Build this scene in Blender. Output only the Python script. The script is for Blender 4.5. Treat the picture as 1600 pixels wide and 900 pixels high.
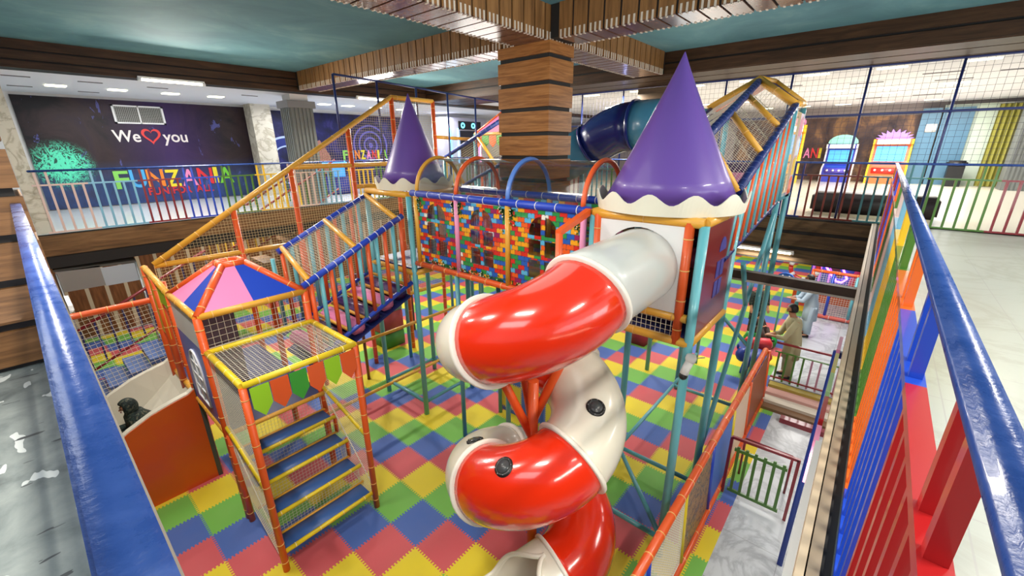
import bpy, bmesh, math, random
from mathutils import Vector, Matrix
from mathutils.geometry import tessellate_polygon
random.seed(7)
PI = math.pi
for o in list(bpy.data.objects): bpy.data.objects.remove(o)
SC = bpy.context.scene
COL = SC.collection
V = Vector
# ------------------------------------------------------------------ camera, world, exposure
cam = bpy.data.cameras.new('camera'); cam.sensor_width = 36; cam.lens = 652.5/1600*36
cam.clip_start = 0.02; cam.clip_end = 200
co = bpy.data.objects.new('camera', cam); COL.objects.link(co)
AZ, TH, RO = math.radians(40.68), math.radians(18.71), math.radians(.45)
fw = V((math.cos(AZ)*math.cos(TH), math.sin(AZ)*math.cos(TH), -math.sin(TH)))
rt = V((math.sin(AZ), -math.cos(AZ), 0)); up = rt.cross(fw)
rt, up = rt*math.cos(RO)-up*math.sin(RO), up*math.cos(RO)+rt*math.sin(RO)
m = Matrix((rt, up, -fw)).transposed().to_4x4(); m.translation = V((0, 0, 5.2))
co.matrix_world = m
SC.camera = co
SC.view_settings.view_transform = 'Standard'; SC.view_settings.look = 'None'
SC.view_settings.gamma = 1; SC.view_settings.use_curve_mapping = False
SC.view_settings.exposure = 0.55
W = bpy.data.worlds.new('world'); SC.world = W; W.use_nodes = True
W.node_tree.nodes['Background'].inputs[0].default_value = (.92, .95, 1, 1)
W.node_tree.nodes['Background'].inputs[1].default_value = 1.1
LS = 1.0
def area(name, loc, sx, sy, power, col=(1, .96, .88), rot=(0, 0, 0)):
    l = bpy.data.lights.new(name, 'AREA'); l.shape = 'RECTANGLE'; l.size = sx; l.size_y = sy
    l.energy = power*LS; l.color = col
    o = bpy.data.objects.new(name, l); COL.objects.link(o); o.location = loc; o.rotation_euler = rot
    return o
# tube lamps on the beams round the atrium and panels of the halls (the lamps in view are built further down)
for n, (x, y, z, sx, sy, p) in enumerate([
        (2.87, 11.9, 6.50, 1.15, .2, 130), (7.8, 11.9, 6.50, 1.1, .2, 240),
        (1.4, -1.95, 6.55, 1.2, .12, 95), (5.2, -1.95, 6.55, 1.2, .12, 95), (8.6, -1.95, 6.55, 1.2, .12, 80),
        (.35, 2.4, 6.55, .12, 1.2, 80), (.35, 5.6, 6.55, .12, 1.2, 80), (.35, 9.0, 6.55, .12, 1.2, 55),
        (11.2, 1.7, 2.72, .12, 1.1, 35), (11.2, 6.0, 6.5, .12, 1.2, 130)]):
    area('tube_light', (x, y, z), sx, sy, p, (1, .95, .85), (math.radians(-38), 0, 0) if y == 11.9 else (0, 0, 0))
for x, y, p in [(2.3, 14.9, 75), (7.5, 15.1, 75), (12, 15.1, 60)]:
    area('hall_light', (x, y, 6.5), 2.4, 1.2, p, (.97, .98, 1))
for x, y, p in [(14.2, .2, 130), (18.5, .2, 150), (22.0, -1.0, 150), (14.2, 4.5, 80), (20, 5.5, 100), (14.5, 9.5, 70)]:
    area('hall_light', (x, y, 6.6), 1.2, 2.6, p, (1, .97, .92))
area('hall_light', (6, -3.6, 6.6), 3, 1.2, 15, (1, .98, .95))
area('hall_light', (-2.0, 2.5, 6.6), 1.2, 3, 50, (.95, .98, 1), (0, math.radians(-20), 0))  # added unseen light over the left gallery, tilted to brighten the play tower
# added fill lights without fittings, facing up to brighten the painted ceiling
for x, y, p in [(5, -3.2, 150), (-2.2, 4, 35), (1, -3, 60)]:
    area('ceiling_fill', (x, y, 4.0), 4, 2.2, p, (.95, .98, 1), (math.radians(150) if y < 0 else PI, 0, 0))
for x, y, p in [(3.5, 9.9, 38), (8.0, 7.4, 60), (3.4, 3.0, 30), (8.6, 2.8, 38), (9.3, 10.6, 34)]:  # added bare point fills hanging in the atrium, no fittings there
    l = bpy.data.lights.new('point_fill', 'POINT'); l.energy = p; l.shadow_soft_size = .8; l.color = (1, .97, .9)
    q = bpy.data.objects.new('point_fill', l); COL.objects.link(q); q.location = (x, y, 5.5)
area('led_light', (1.9, .0, 3.3), 2.2, .06, 40, (1, .97, .86))
for x, y, p in [(5.5, -1.4, 45), (8.5, -1.2, 40), (13.4, 0.6, 55), (14, 5, 90), (20, 5, 90), (19, 1.5, 60), (4, 14.2, 50), (9, 14.2, 60), (.8, 14.6, 24)]:  # added fills under the slabs to brighten the lower floor, no lamps there
    area('lower_fill', (x, y, 3.05), 1.2, 1.0, p, (1, .97, .92))
# ------------------------------------------------------------------ materials
def lin(c):
    return tuple(((v/255)/12.92 if v/255 <= .04045 else ((v/255+.055)/1.055)**2.4) for v in c)+(1,)
MATS = {}
def M(name, col=None, rough=.5, metal=0, emit=None, es=1, coat=0, alpha=1, spec=.5, bump=0, bs=20):
    if name in MATS: return MATS[name]
    m = bpy.data.materials.new(name); m.use_nodes = True; MATS[name] = m
    b = m.node_tree.nodes['Principled BSDF']
    b.inputs['Base Color'].default_value = lin(col); b.inputs['Roughness'].default_value = rough
    b.inputs['Metallic'].default_value = metal; b.inputs['Coat Weight'].default_value = coat
    b.inputs['Coat Roughness'].default_value = .08
    b.inputs['Specular IOR Level'].default_value = spec
    if alpha < 1: b.inputs['Alpha'].default_value = alpha
    if emit: b.inputs['Emission Color'].default_value = lin(emit); b.inputs['Emission Strength'].default_value = es
    if bump:
        nt = m.node_tree; tc = nt.nodes.new('ShaderNodeTexCoord'); nz = nt.nodes.new('ShaderNodeTexNoise')
        nz.inputs['Scale'].default_value = bs; bp = nt.nodes.new('ShaderNodeBump'); bp.inputs['Strength'].default_value = bump
        nt.links.new(tc.outputs['Object'], nz.inputs['Vector']); nt.links.new(nz.outputs[0], bp.inputs['Height'])
        nt.links.new(bp.outputs[0], b.inputs['Normal'])
    return m
class NT:
    def __init__(s, name, rough=.5, spec=.5, coat=0):
        s.m = bpy.data.materials.new(name); s.m.use_nodes = True; s.t = s.m.node_tree; MATS[name] = s.m
        s.b = s.t.nodes['Principled BSDF']; s.b.inputs['Roughness'].default_value = rough
        s.b.inputs['Specular IOR Level'].default_value = spec; s.b.inputs['Coat Weight'].default_value = coat
        s.geo = s.t.nodes.new('ShaderNodeNewGeometry')
        sep = s.t.nodes.new('ShaderNodeSeparateXYZ'); s.t.links.new(s.geo.outputs['Position'], sep.inputs[0])
        s.x, s.y, s.z = sep.outputs
        s.pos = s.geo.outputs['Position']
    def L(s, a, b):
        if isinstance(a, (int, float)): b.default_value = a
        elif isinstance(a, tuple): b.default_value = a
        else: s.t.links.new(a, b)
    def ma(s, op, a, b=0, c=0):
        n = s.t.nodes.new('ShaderNodeMath'); n.operation = op
        s.L(a, n.inputs[0]); s.L(b, n.inputs[1]); s.L(c, n.inputs[2]); return n.outputs[0]
    def comb(s, x, y, z):
        n = s.t.nodes.new('ShaderNodeCombineXYZ'); s.L(x, n.inputs[0]); s.L(y, n.inputs[1]); s.L(z, n.inputs[2]); return n.outputs[0]
    def noise(s, vec, scale=5, detail=3, rough=.5, dist=0):
        n = s.t.nodes.new('ShaderNodeTexNoise'); s.L(vec, n.inputs['Vector']); n.inputs['Scale'].default_value = scale
        n.inputs['Detail'].default_value = detail; n.inputs['Roughness'].default_value = rough; n.inputs['Distortion'].default_value = dist
        return n.outputs[0]
    def white(s, vec):
        n = s.t.nodes.new('ShaderNodeTexWhiteNoise'); s.L(vec, n.inputs['Vector']); return n.outputs['Value']
    def ramp(s, fac, stops, const=False):
        n = s.t.nodes.new('ShaderNodeValToRGB'); s.L(fac, n.inputs[0]); cr = n.color_ramp
        if const: cr.interpolation = 'CONSTANT'
        while len(cr.elements) < len(stops): cr.elements.new(.5)
        for e, (p, c) in zip(cr.elements, stops): e.position = p; e.color = lin(c)
        return n.outputs[0]
    def mix(s, fac, a, b):
        n = s.t.nodes.new('ShaderNodeMix'); n.data_type = 'RGBA'
        s.L(fac, n.inputs[0]); s.L(lin(a) if isinstance(a, tuple) else a, n.inputs[6]); s.L(lin(b) if isinstance(b, tuple) else b, n.inputs[7])
        return n.outputs[2]
    def out(s, col, rough=None):
        s.L(col, s.b.inputs['Base Color'])
        if rough is not None: s.L(rough, s.b.inputs['Roughness'])
        return s.m
    def bump(s, h, st=.3, d=.02):
        n = s.t.nodes.new('ShaderNodeBump'); n.inputs['Strength'].default_value = st; n.inputs['Distance'].default_value = d
        s.L(h, n.inputs['Height']); s.t.links.new(n.outputs[0], s.b.inputs['Normal']); return s
def wood(name, axis, cols, rough=.45, spec=.3):
    n = NT(name, rough, spec)
    k = [14, 14, 14]; k[axis] = 1.3
    v = n.comb(n.ma('MULTIPLY', n.x, k[0]), n.ma('MULTIPLY', n.y, k[1]), n.ma('MULTIPLY', n.z, k[2]))
    g = n.noise(v, 1.0, 5, .6, .6)
    return n.out(n.ramp(g, [(.3, cols[0]), (.55, cols[1]), (.75, cols[2])]))
def woodH(name, cols, rough=.4, spec=.35):
    n = NT(name, rough, spec)
    g = n.noise(n.comb(n.ma('MULTIPLY', n.ma('ADD', n.x, n.y), 1.6), n.ma('FLOOR', n.ma('MULTIPLY', n.z, 2.77)), n.ma('MULTIPLY', n.z, 22)), 1.0, 5, .6, .9)
    return n.out(n.ramp(g, [(.3, cols[0]), (.52, cols[1]), (.72, cols[2])]))
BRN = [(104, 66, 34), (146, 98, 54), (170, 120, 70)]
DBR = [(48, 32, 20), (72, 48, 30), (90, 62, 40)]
woodZ = wood('wood_board_upright', 2, [(112, 78, 46), (150, 106, 62), (172, 126, 78)])
woodP = woodH('wood_pillar_plank', [(128, 76, 34), (172, 112, 56), (194, 134, 76)])
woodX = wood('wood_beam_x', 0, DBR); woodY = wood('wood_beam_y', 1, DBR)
woodU = wood('wood_under_gloss', 2, [(90, 58, 46), (120, 84, 66), (140, 100, 84)], .22, .6)
fascX = wood('wood_fascia_x', 0, [(84, 60, 38), (120, 88, 56), (140, 106, 72)]); fascY = wood('wood_fascia_y', 1, [(60, 46, 32), (92, 72, 50), (112, 88, 62)])
dark = M('dark_gap', (30, 27, 26), .7)
# foam puzzle mat: one metre-wide grid of interlocking tiles in four colours
PT, PX, PY = .587, 2.376, 3.83
PAL = [(66, 104, 182), (116, 188, 76), (236, 212, 40), (212, 88, 96)]
def eva(name, ua, va, pal, du, dv, pitch=PT, rough=.62):
    n = NT(name, rough, .35)
    c = (n.x, n.y, n.z)
    u = n.ma('DIVIDE', n.ma('SUBTRACT', c[ua], du), pitch); v = n.ma('DIVIDE', n.ma('SUBTRACT', c[va], dv), pitch)
    teeth = lambda t: n.ma('MULTIPLY', n.ma('SIGN', n.ma('SINE', n.ma('MULTIPLY', t, 2*PI*13))), .027)
    i = n.ma('FLOOR', n.ma('ADD', u, teeth(v))); j = n.ma('FLOOR', n.ma('ADD', v, teeth(u)))
    s = n.ma('FLOORED_MODULO', n.ma('ADD', i, j), 4)
    col = n.ramp(n.ma('DIVIDE', n.ma('ADD', s, .5), 4), [(0, pal[0]), (.25, pal[1]), (.5, pal[2]), (.75, pal[3])], True)
    nz = n.noise(n.pos, 2.5, 3)
    col = n.mix(n.ma('MULTIPLY', nz, .18), col, (150, 130, 120))
    n.bump(n.noise(n.pos, 160, 2), .15, .004)
    return n.out(col)
matfloor = eva('foam_puzzle_mat', 0, 1, PAL, PX, PY)
evaYZ = eva('foam_wrap_left_face', 1, 2, [(66, 104, 180), (232, 205, 60), (66, 104, 180), (228, 206, 44)], 3.95, .1)
evaXZ = eva('foam_wrap_right_face', 0, 2, [(228, 206, 44), (112, 178, 74), (206, 84, 92), (66, 104, 180)], 5.6, .1)
# marble tiles
def marble(name, base, vein, tile=.8, gl=.25, vs=1.6):
    n = NT(name, gl, .5)
    g = n.noise(n.pos, vs, 6, .62, 1.6)
    v = n.ma('ABSOLUTE', n.ma('SUBTRACT', g, .5)); v = n.ma('MULTIPLY', v, 14)
    v = n.ma('MINIMUM', v, 1)
    col = n.mix(v, vein, base)
    j1 = n.ma('LESS_THAN', n.ma('FLOORED_MODULO', n.x, tile), .008); j2 = n.ma('LESS_THAN', n.ma('FLOORED_MODULO', n.y, tile), .008)
    col = n.mix(n.ma('MULTIPLY', n.ma('MAXIMUM', j1, j2), .6), col, (130, 130, 128))
    return n.out(col)
marbL = marble('marble_tile_lower', (196, 200, 204), (168, 171, 176), .9, .25, .9)
marbR = marble('marble_tile_upper', (146, 152, 144), (136, 140, 130), .6, .35, .8)
marbH = marble('cream_hall_tile', (226, 218, 200), (212, 202, 184), .6, .18)
n = NT('worn_grey_floor', .45, .35)
g = n.noise(n.pos, 2.2, 8, .65, .4); sp = n.noise(n.comb(n.ma('MULTIPLY', n.x, 9), n.ma('MULTIPLY', n.y, 3.2), 0), 1.2, 2, .4)
col = n.ramp(g, [(.35, (92, 100, 100)), (.5, (124, 132, 130)), (.68, (148, 154, 150))])
col = n.mix(n.ma('GREATER_THAN', sp, .64), col, (200, 204, 200))
sp2 = n.noise(n.comb(n.ma('MULTIPLY', n.x, 4), n.ma('MULTIPLY', n.y, 14), 5), 1.2, 2, .4)
col = n.mix(n.ma('GREATER_THAN', sp2, .67), col, (72, 76, 78))
greyfl = n.out(col)
n = NT('teal_ceiling_paint', .8, .2)
g = n.noise(n.pos, .8, 5, .6, .5)
teal = n.out(n.ramp(g, [(.3, (84, 124, 134)), (.55, (100, 144, 152)), (.8, (132, 168, 170))]))
whiteceil = M('white_ceiling', (226, 226, 232), .8)
wallw = M('white_wall', (222, 222, 220), .7)
# handrail paint
n = NT('blue_gloss_paint', .3, .5, .15)
g = n.noise(n.comb(n.ma('MULTIPLY', n.x, 1), n.ma('MULTIPLY', n.y, 1), n.z), 9, 6, .7, .3)
n.L(n.ramp(g, [(.3, (120, 120, 120)), (.7, (180, 180, 180))]), n.b.inputs['Roughness'])
n.bump(n.noise(n.pos, 45, 4, .6), .35, .004)
blueP = n.out(n.ramp(g, [(.35, (36, 66, 134)), (.6, (50, 80, 150)), (.8, (72, 98, 164))]))
orange = M('orange_foam_sleeve', (232, 92, 34), .42, coat=.25)
amber = M('amber_foam_sleeve', (232, 170, 58), .42, coat=.25)
yellow = M('yellow_foam_sleeve', (236, 206, 40), .42, coat=.25)
bluepad = M('blue_foam_sleeve', (30, 66, 186), .42, coat=.25)
navypad = M('navy_foam_sleeve', (22, 42, 110), .42, coat=.25)
turq = M('turquoise_sleeve', (104, 184, 196), .4, coat=.25)
tealpole = M('teal_pole_paint', (86, 158, 170), .35, coat=.3)
pink = M('pink_sleeve', (238, 148, 190), .45)
tie_w = M('white_cable_tie', (224, 222, 226), .5); tie_o = M('amber_cable_tie', (240, 188, 110), .5); tie_y = M('pale_cable_tie', (250, 226, 150), .5)
netw = M('white_net_cord', (226, 220, 200), .8); nety = M('cream_net_cord', (222, 200, 150), .8); netd = M('dark_net_cord', (60, 60, 84), .8)
redsl = M('red_slide_plastic', (226, 46, 16), .2, coat=.7); whsl = M('white_slide_plastic', (232, 226, 210), .26, coat=.5)
grsl = M('grey_and_shaded_white_plastic', (206, 208, 204), .3, coat=.3); flange_m = M('white_flange_plastic', (240, 234, 222), .35)
purple = M('purple_cone_plastic', (108, 76, 164), .38, coat=.25); scal = M('cream_scallop_board', (238, 234, 214), .5)
white = M('white_board', (236, 236, 236), .35); maroonp = M('dark_red_panel', (124, 24, 26), .3, coat=.4)
black = M('black_plastic', (24, 24, 26), .4); steel = M('brushed_steel', (170, 172, 175), .35, metal=.8)
matblue = M('blue_vinyl_tread', (60, 98, 164), .4); darkblue = M('dark_blue_vinyl', (28, 42, 104), .45)
orboard = M('orange_painted_board', (206, 78, 14), .4, coat=.3); pinkv = M('pink_vinyl', (240, 136, 188), .45); bluev = M('blue_vinyl', (26, 66, 184), .45)
purv = M('purple_vinyl', (72, 28, 96), .35, coat=.3); green = M('green_vinyl', (60, 160, 54), .45); lime = M('lime_vinyl', (158, 214, 40), .45)
RC = {'pink': M('rail_pale_pink', (214, 186, 178), .4), 'light_blue': M('rail_light_blue', (120, 178, 206), .35, coat=.3),
      'maroon': M('rail_maroon', (128, 28, 40), .35, coat=.3), 'blue': M('rail_blue', (34, 74, 190), .3, coat=.4),
      'navy': M('rail_navy', (36, 50, 110), .35, coat=.3), 'green': M('rail_green', (70, 116, 40), .35, coat=.3),
      'yellow': M('rail_yellow', (232, 188, 40), .35, coat=.3), 'orange': M('rail_orange', (226, 104, 34), .3, coat=.4),
      'teal': M('rail_teal', (70, 126, 134), .35, coat=.3), 'brown': M('rail_brown', (112, 50, 40), .35, coat=.3),
      'red': M('rail_red', (176, 30, 32), .3, coat=.4)}
lampm = M('lit_lamp', (255, 250, 230), .5, emit=(255, 246, 214), es=9)
lampc = M('lit_ceiling_panel', (255, 250, 225), .5, emit=(255, 250, 205), es=3)
n = NT('clear_vinyl', .06, .5)
tr = n.t.nodes.new('ShaderNodeBsdfTransparent'); gl = n.t.nodes.new('ShaderNodeBsdfGlossy'); gl.inputs['Roughness'].default_value = .08
mx = n.t.nodes.new('ShaderNodeMixShader'); lw = n.t.nodes.new('ShaderNodeLayerWeight'); lw.inputs[0].default_value = .35
n.t.links.new(lw.outputs['Facing'], mx.inputs[0])
md = n.t.nodes.new('ShaderNodeMath'); md.operation = 'MULTIPLY_ADD'; md.inputs[1].default_value = .5; md.inputs[2].default_value = .1
n.t.links.new(lw.outputs['Facing'], md.inputs[0]); n.t.links.new(md.outputs[0], mx.inputs[0])
n.t.links.new(tr.outputs[0], mx.inputs[1]); n.t.links.new(gl.outputs[0], mx.inputs[2])
n.t.links.new(mx.outputs[0], n.t.nodes['Material Output'].inputs[0]); tr.inputs[0].default_value = (.78, .79, .78, 1)
clear = n.m
# toy-brick print
n = NT('toy_brick_print', .35, .4, .3)
rowh, bw = .068, .115
r = n.ma('FLOOR', n.ma('DIVIDE', n.z, rowh)); uy = n.ma('ADD', n.ma('DIVIDE', n.y, bw), n.ma('MULTIPLY', n.ma('FLOORED_MODULO', r, 2), .5))
c = n.ma('FLOOR', uy); w = n.white(n.comb(c, r, 3))
col = n.ramp(w, [(0, (218, 48, 36)), (.22, (40, 96, 188)), (.42, (48, 150, 76)), (.58, (244, 170, 34)), (.74, (238, 98, 36)), (.86, (92, 182, 224)), (.94, (238, 236, 226)), (.97, (150, 36, 92))], True)
fy = n.ma('FLOORED_MODULO', uy, 1); fz = n.ma('FLOORED_MODULO', n.ma('DIVIDE', n.z, rowh), 1)
gap = n.ma('MAXIMUM', n.ma('LESS_THAN', fy, .07), n.ma('LESS_THAN', fz, .1))
fh = n.ma('FLOORED_MODULO', n.ma('MULTIPLY', uy, 2), 1)
notst = n.ma('MULTIPLY', n.ma('GREATER_THAN', fz, .8), n.ma('GREATER_THAN', n.ma('ABSOLUTE', n.ma('SUBTRACT', fh, .5)), .28))
col = n.mix(n.ma('MULTIPLY', n.ma('MAXIMUM', gap, notst), .55), col, (60, 44, 60))
brick = n.out(col)
# ------------------------------------------------------------------ mesh helpers
class MB:
    def __init__(s): s.v = []; s.f = []; s.mi = []; s.sm = []
    def add(s, vs, fs, mi=0, smooth=False):
        b = len(s.v); s.v += [V(p) for p in vs]
        for f in fs: s.f.append([i+b for i in f]); s.mi.append(mi); s.sm.append(smooth)
        return s
    def box(s, a, b, mi=0):
        x0, y0, z0 = [min(p, q) for p, q in zip(a, b)]; x1, y1, z1 = [max(p, q) for p, q in zip(a, b)]
        return s.add([(x0, y0, z0), (x1, y0, z0), (x1, y1, z0), (x0, y1, z0), (x0, y0, z1), (x1, y0, z1), (x1, y1, z1), (x0, y1, z1)],
                     [(3, 2, 1, 0), (4, 5, 6, 7), (0, 1, 5, 4), (1, 2, 6, 5), (2, 3, 7, 6), (3, 0, 4, 7)], mi)
    def rbox(s, a, b, r=.01, mi=0):   # box with bevelled corners
        bm = bmesh.new(); c = [(p+q)/2 for p, q in zip(a, b)]; d = [abs(q-p) for p, q in zip(a, b)]
        bmesh.ops.create_cube(bm, size=1, matrix=Matrix.Translation(c) @ Matrix.Diagonal((*d, 1)))
        bmesh.ops.bevel(bm, geom=bm.edges[:], offset=min(r, min(d)*.49), segments=2, affect='EDGES')
        bm.verts.index_update(); s.add([v.co for v in bm.verts], [[v.index for v in f.verts] for f in bm.faces], mi, True); bm.free(); return s
    def obox(s, c, ax, ay, az, mi=0):
        c, ax, ay, az = V(c), V(ax), V(ay), V(az)
        vs = [c+sx*ax+sy*ay+sz*az for sz in (-1, 1) for sx, sy in ((-1, -1), (1, -1), (1, 1), (-1, 1))]
        return s.add(vs, [(3, 2, 1, 0), (4, 5, 6, 7), (0, 1, 5, 4), (1, 2, 6, 5), (2, 3, 7, 6), (3, 0, 4, 7)], mi)
    def tube(s, p, q, r, n=10, mi=0, r2=None, cap=True):
        p, q = V(p), V(q); d = (q-p)
        if d.length < 1e-6: return s
        d.normalize(); a = d.orthogonal().normalized(); b = d.cross(a); r2 = r if r2 is None else r2
        vs = [p+(a*math.cos(t)+b*math.sin(t))*r for t in [2*PI*i/n for i in range(n)]]+[q+(a*math.cos(t)+b*math.sin(t))*r2 for t in [2*PI*i/n for i in range(n)]]
        s.add(vs, [(i, (i+1) % n, n+(i+1) % n, n+i) for i in range(n)], mi, n > 5)
        if cap: s.add(vs, [list(range(n))[::-1], list(range(n, 2*n))], mi)
        return s
    def pad(s, p, q, r, tie=.3, n=10):   # foam-sleeved pipe: material 0 sleeve, 1 cable ties
        s.tube(p, q, r, n); p, q = V(p), V(q); L = (q-p).length; k = max(1, int(L/tie)); d = (q-p).normalized()
        for i in range(k):
            c = p+d*(L*(i+.5)/k); s.tube(c-d*.006, c+d*.006, r*1.07, n, 1)
        return s
    def path(s, pts, r, n=8, mi=0, rad=None):
        pts = [V(p) for p in pts]; rings = []; a = None
        for i, p in enumerate(pts):
            t = (pts[min(i+1, len(pts)-1)]-pts[max(i-1, 0)]).normalized()
            a = t.orthogonal().normalized() if a is None else (a-t*a.dot(t)).normalized()
            b = t.cross(a); rr = rad[i] if rad else r
            rings.append([p+(a*math.cos(w)+b*math.sin(w))*rr for w in [2*PI*k/n for k in range(n)]])
        vs = [v for R in rings for v in R]; fs = []
        for i in range(len(rings)-1):
            for k in range(n): fs.append((i*n+k, i*n+(k+1) % n, (i+1)*n+(k+1) % n, (i+1)*n+k))
        s.add(vs, fs, mi, True); s.add(rings[0], [list(range(n))[::-1]], mi); s.add(rings[-1], [list(range(n))], mi); return s
    def lathe(s, c, prof, n=24, mi=0, ang=2*PI, smooth=True, axis=None):
        c = V(c); vs = []; k = n if ang > 6.28 else n+1
        R = axis if axis else Matrix.Identity(3)
        for i in range(k):
            t = ang*i/n
            for r, z in prof: vs.append(c+R @ V((r*math.cos(t), r*math.sin(t), z)))
        m = len(prof); fs = []
        for i in range(n):
            j = (i+1) % k
            for q in range(m-1): fs.append((i*m+q, j*m+q, j*m+q+1, i*m+q+1))
        return s.add(vs, fs, mi, smooth)
    def ball(s, c, r, n=16, mi=0):
        r = r if hasattr(r, '__len__') else (r, r, r); c = V(c); vs = []; fs = []; h = n//2
        for i in range(h+1):
            a = PI*i/h
            for j in range(n): t = 2*PI*j/n; vs.append(c+V((r[0]*math.sin(a)*math.cos(t), r[1]*math.sin(a)*math.sin(t), -r[2]*math.cos(a))))
        for i in range(h):
            for j in range(n): fs.append((i*n+j, i*n+(j+1) % n, (i+1)*n+(j+1) % n, (i+1)*n+j))
        return s.add(vs, fs, mi, True)
    def prism(s, poly, off, mi=0, holes=()):
        off = V(off); loops = [[V(p) for p in poly]]+[[V(p) for p in h] for h in holes]
        allv = [p for l in loops for p in l]; N = len(allv)
        tris = tessellate_polygon(loops) if (holes or len(poly) > 4) else None
        fs = []
        if tris:
            fs += [tuple(t) for t in tris]+[tuple(i+N for i in reversed(t)) for t in tris]
        else: fs += [tuple(range(N))[::-1], tuple(range(N, 2*N))]
        b = 0
        for l in loops:
            k = len(l)
            for i in range(k): fs.append((b+i, b+(i+1) % k, N+b+(i+1) % k, N+b+i))
            b += k
        return s.add(allv+[p+off for p in allv], fs, mi)
    def build(s, name, mats, parent=None, loc=None, fix=True):
        me = bpy.data.meshes.new(name); L = parent.matrix_world_loc if False else None
        org = V(loc) if loc is not None else V((0, 0, 0))
        base = V(ORG.get(parent.name, (0, 0, 0))) if parent else org
        if parent and loc is None: org = base
        me.from_pydata([p-org for p in s.v], [], s.f)
        for mt in (mats if isinstance(mats, (list, tuple)) else [mats]): me.materials.append(mt)
        me.polygons.foreach_set('material_index', s.mi); me.polygons.foreach_set('use_smooth', s.sm)
        if fix:
            bm = bmesh.new(); bm.from_mesh(me); bmesh.ops.remove_doubles(bm, verts=bm.verts[:], dist=1e-6)
            bmesh.ops.recalc_face_normals(bm, faces=bm.faces[:]); bm.to_mesh(me); bm.free()
        o = bpy.data.objects.new(name, me); COL.objects.link(o)
        if parent: o.parent = parent; o.location = org-base; ORG[o.name] = tuple(org)
        else: o.location = org; ORG[o.name] = tuple(org)
        return o
ORG = {}
def tag(o, label=None, cat=None, group=None, kind=None):
    if label: o['label'] = label
    if cat: o['category'] = cat
    if group: o['group'] = group
    if kind: o['kind'] = kind
    return o
def thing(name, label, cat, loc=(0, 0, 0), group=None):
    o = bpy.data.objects.new(name, None); COL.objects.link(o); o.empty_display_size = .1
    o.location = loc; ORG[o.name] = tuple(loc); return tag(o, label, cat, group)
def struct(name, mb, mat, label=None):
    o = mb.build(name, mat); o['kind'] = 'structure'
    if label: o['label'] = label
    return o
def dup(o, loc, parent=None, **kw):
    c = o.copy(); COL.objects.link(c); c.location = loc
    if parent: c.parent = parent
    tag(c, **kw)
    for ch in [x for x in bpy.data.objects if x.parent == o]: dup(ch, ch.location.copy(), c)
    return c
def net(poly, cell=.05, r=.0022, mat=None, parent=None, name='net_panel', u=None, border=True):
    P = [V(p) for p in poly]; nrm = (P[1]-P[0]).cross(P[2]-P[0]).normalized()
    u = (V(u) if u else (P[1]-P[0])).normalized(); v = nrm.cross(u)
    Q = [((p-P[0]).dot(u), (p-P[0]).dot(v)) for p in P]; mb = MB(); k = len(Q)
    for ax in (0, 1):
        lo = min(q[ax] for q in Q); hi = max(q[ax] for q in Q); n = int((hi-lo)/cell)
        for i in range(1, n+1):
            t = lo+(hi-lo)*(i-.5)/n if n else lo; xs = []
            for a in range(k):
                p, q = Q[a], Q[(a+1) % k]
                if (p[ax]-t)*(q[ax]-t) < 0:
                    f = (t-p[ax])/(q[ax]-p[ax]); xs.append(p[1-ax]+f*(q[1-ax]-p[1-ax]))
            xs.sort()
            for a in range(0, len(xs)-1, 2):
                e = [(t, xs[a]), (t, xs[a+1])] if ax == 0 else [(xs[a], t), (xs[a+1], t)]
                mb.tube(*[P[0]+u*x+v*y for x, y in e], r, 3, cap=False)
    if border:
        for a in range(k): mb.tube(P[a], P[(a+1) % k], r*2.4, 4, cap=False)
    return mb.build(name, mat or netw, parent, fix=False)
def txt(s, size, origin, ux, uz, mat, parent, name='letter', depth=.01, bold=0, width=None):
    cu = bpy.data.curves.new('text', 'FONT'); cu.body = s; cu.size = size; cu.extrude = depth; cu.offset = bold
    to = bpy.data.objects.new('text', cu); COL.objects.link(to)
    bpy.context.view_layer.update()
    me = bpy.data.meshes.new_from_object(to); bpy.data.objects.remove(to)
    ux, uz = V(ux).normalized(), V(uz).normalized(); uy = ux.cross(uz)
    xs = [v.co.x for v in me.vertices]; k = 1 if width is None else width/(max(xs)-min(xs)); x0 = min(xs)
    mb = MB(); mb.add([V(origin)+ux*((v.co.x-x0)*k)+uz*v.co.y-uy*v.co.z for v in me.vertices], [list(p.vertices) for p in me.polygons])
    return mb.build(name, mat, parent)
# ------------------------------------------------------------------ the building
U, ZB, ZC = 3.62, 6.66, 7.10          # upper floor, underside of the beams, ceiling
YL, XR = 12.2, 11.4                   # far edges of the opening
MY0, MY1 = .72, 16.5                  # foam mat area
# floors
struct('trim_18', MB().box((.05, -.165, U-.05), (11.4, -.128, U+.006)), M('black_gap', (20, 20, 20), .8))
struct('floor', MB().box((-4, -6, -.12), (30, .7, 0)).box((-4, MY1, -.12), (30, 20, 0)).box((27.2, .7, -.12), (30, MY1, 0)), marbL)
b = MB().box((-4, .7, -.12), (27.2, MY1, 0)); o = struct('floor_play_mat', b, matfloor)
struct('floor_raised_lobby', MB().box((9.9, -1.2, .001), (16.4, .98, .25)), marbL)
def slab(x0, y0, x1, y1, topm, name):
    struct(name, MB().box((x0, y0, U-.03), (x1, y1, U)), topm)
    struct(name.replace('floor', 'ceiling')+'_underside', MB().box((x0, y0, U-.3), (x1, y1, U-.031)), M('underside_paint', (96, 84, 72), .8))
slab(-5, -.09, .045, 20, greyfl, 'floor_left_gallery')
slab(-5, -7, XR+.06, -.09, marbR, 'floor_right_gallery')
slab(XR+.06, -12, 30, -.09, M('cream_hall_floor', (222, 216, 200), .25), 'floor_far_hall_side')
slab(.045, YL+.06, 30, 20, M('gloss_white_floor', (206, 212, 214), .22), 'floor_far_left_hall')
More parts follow.
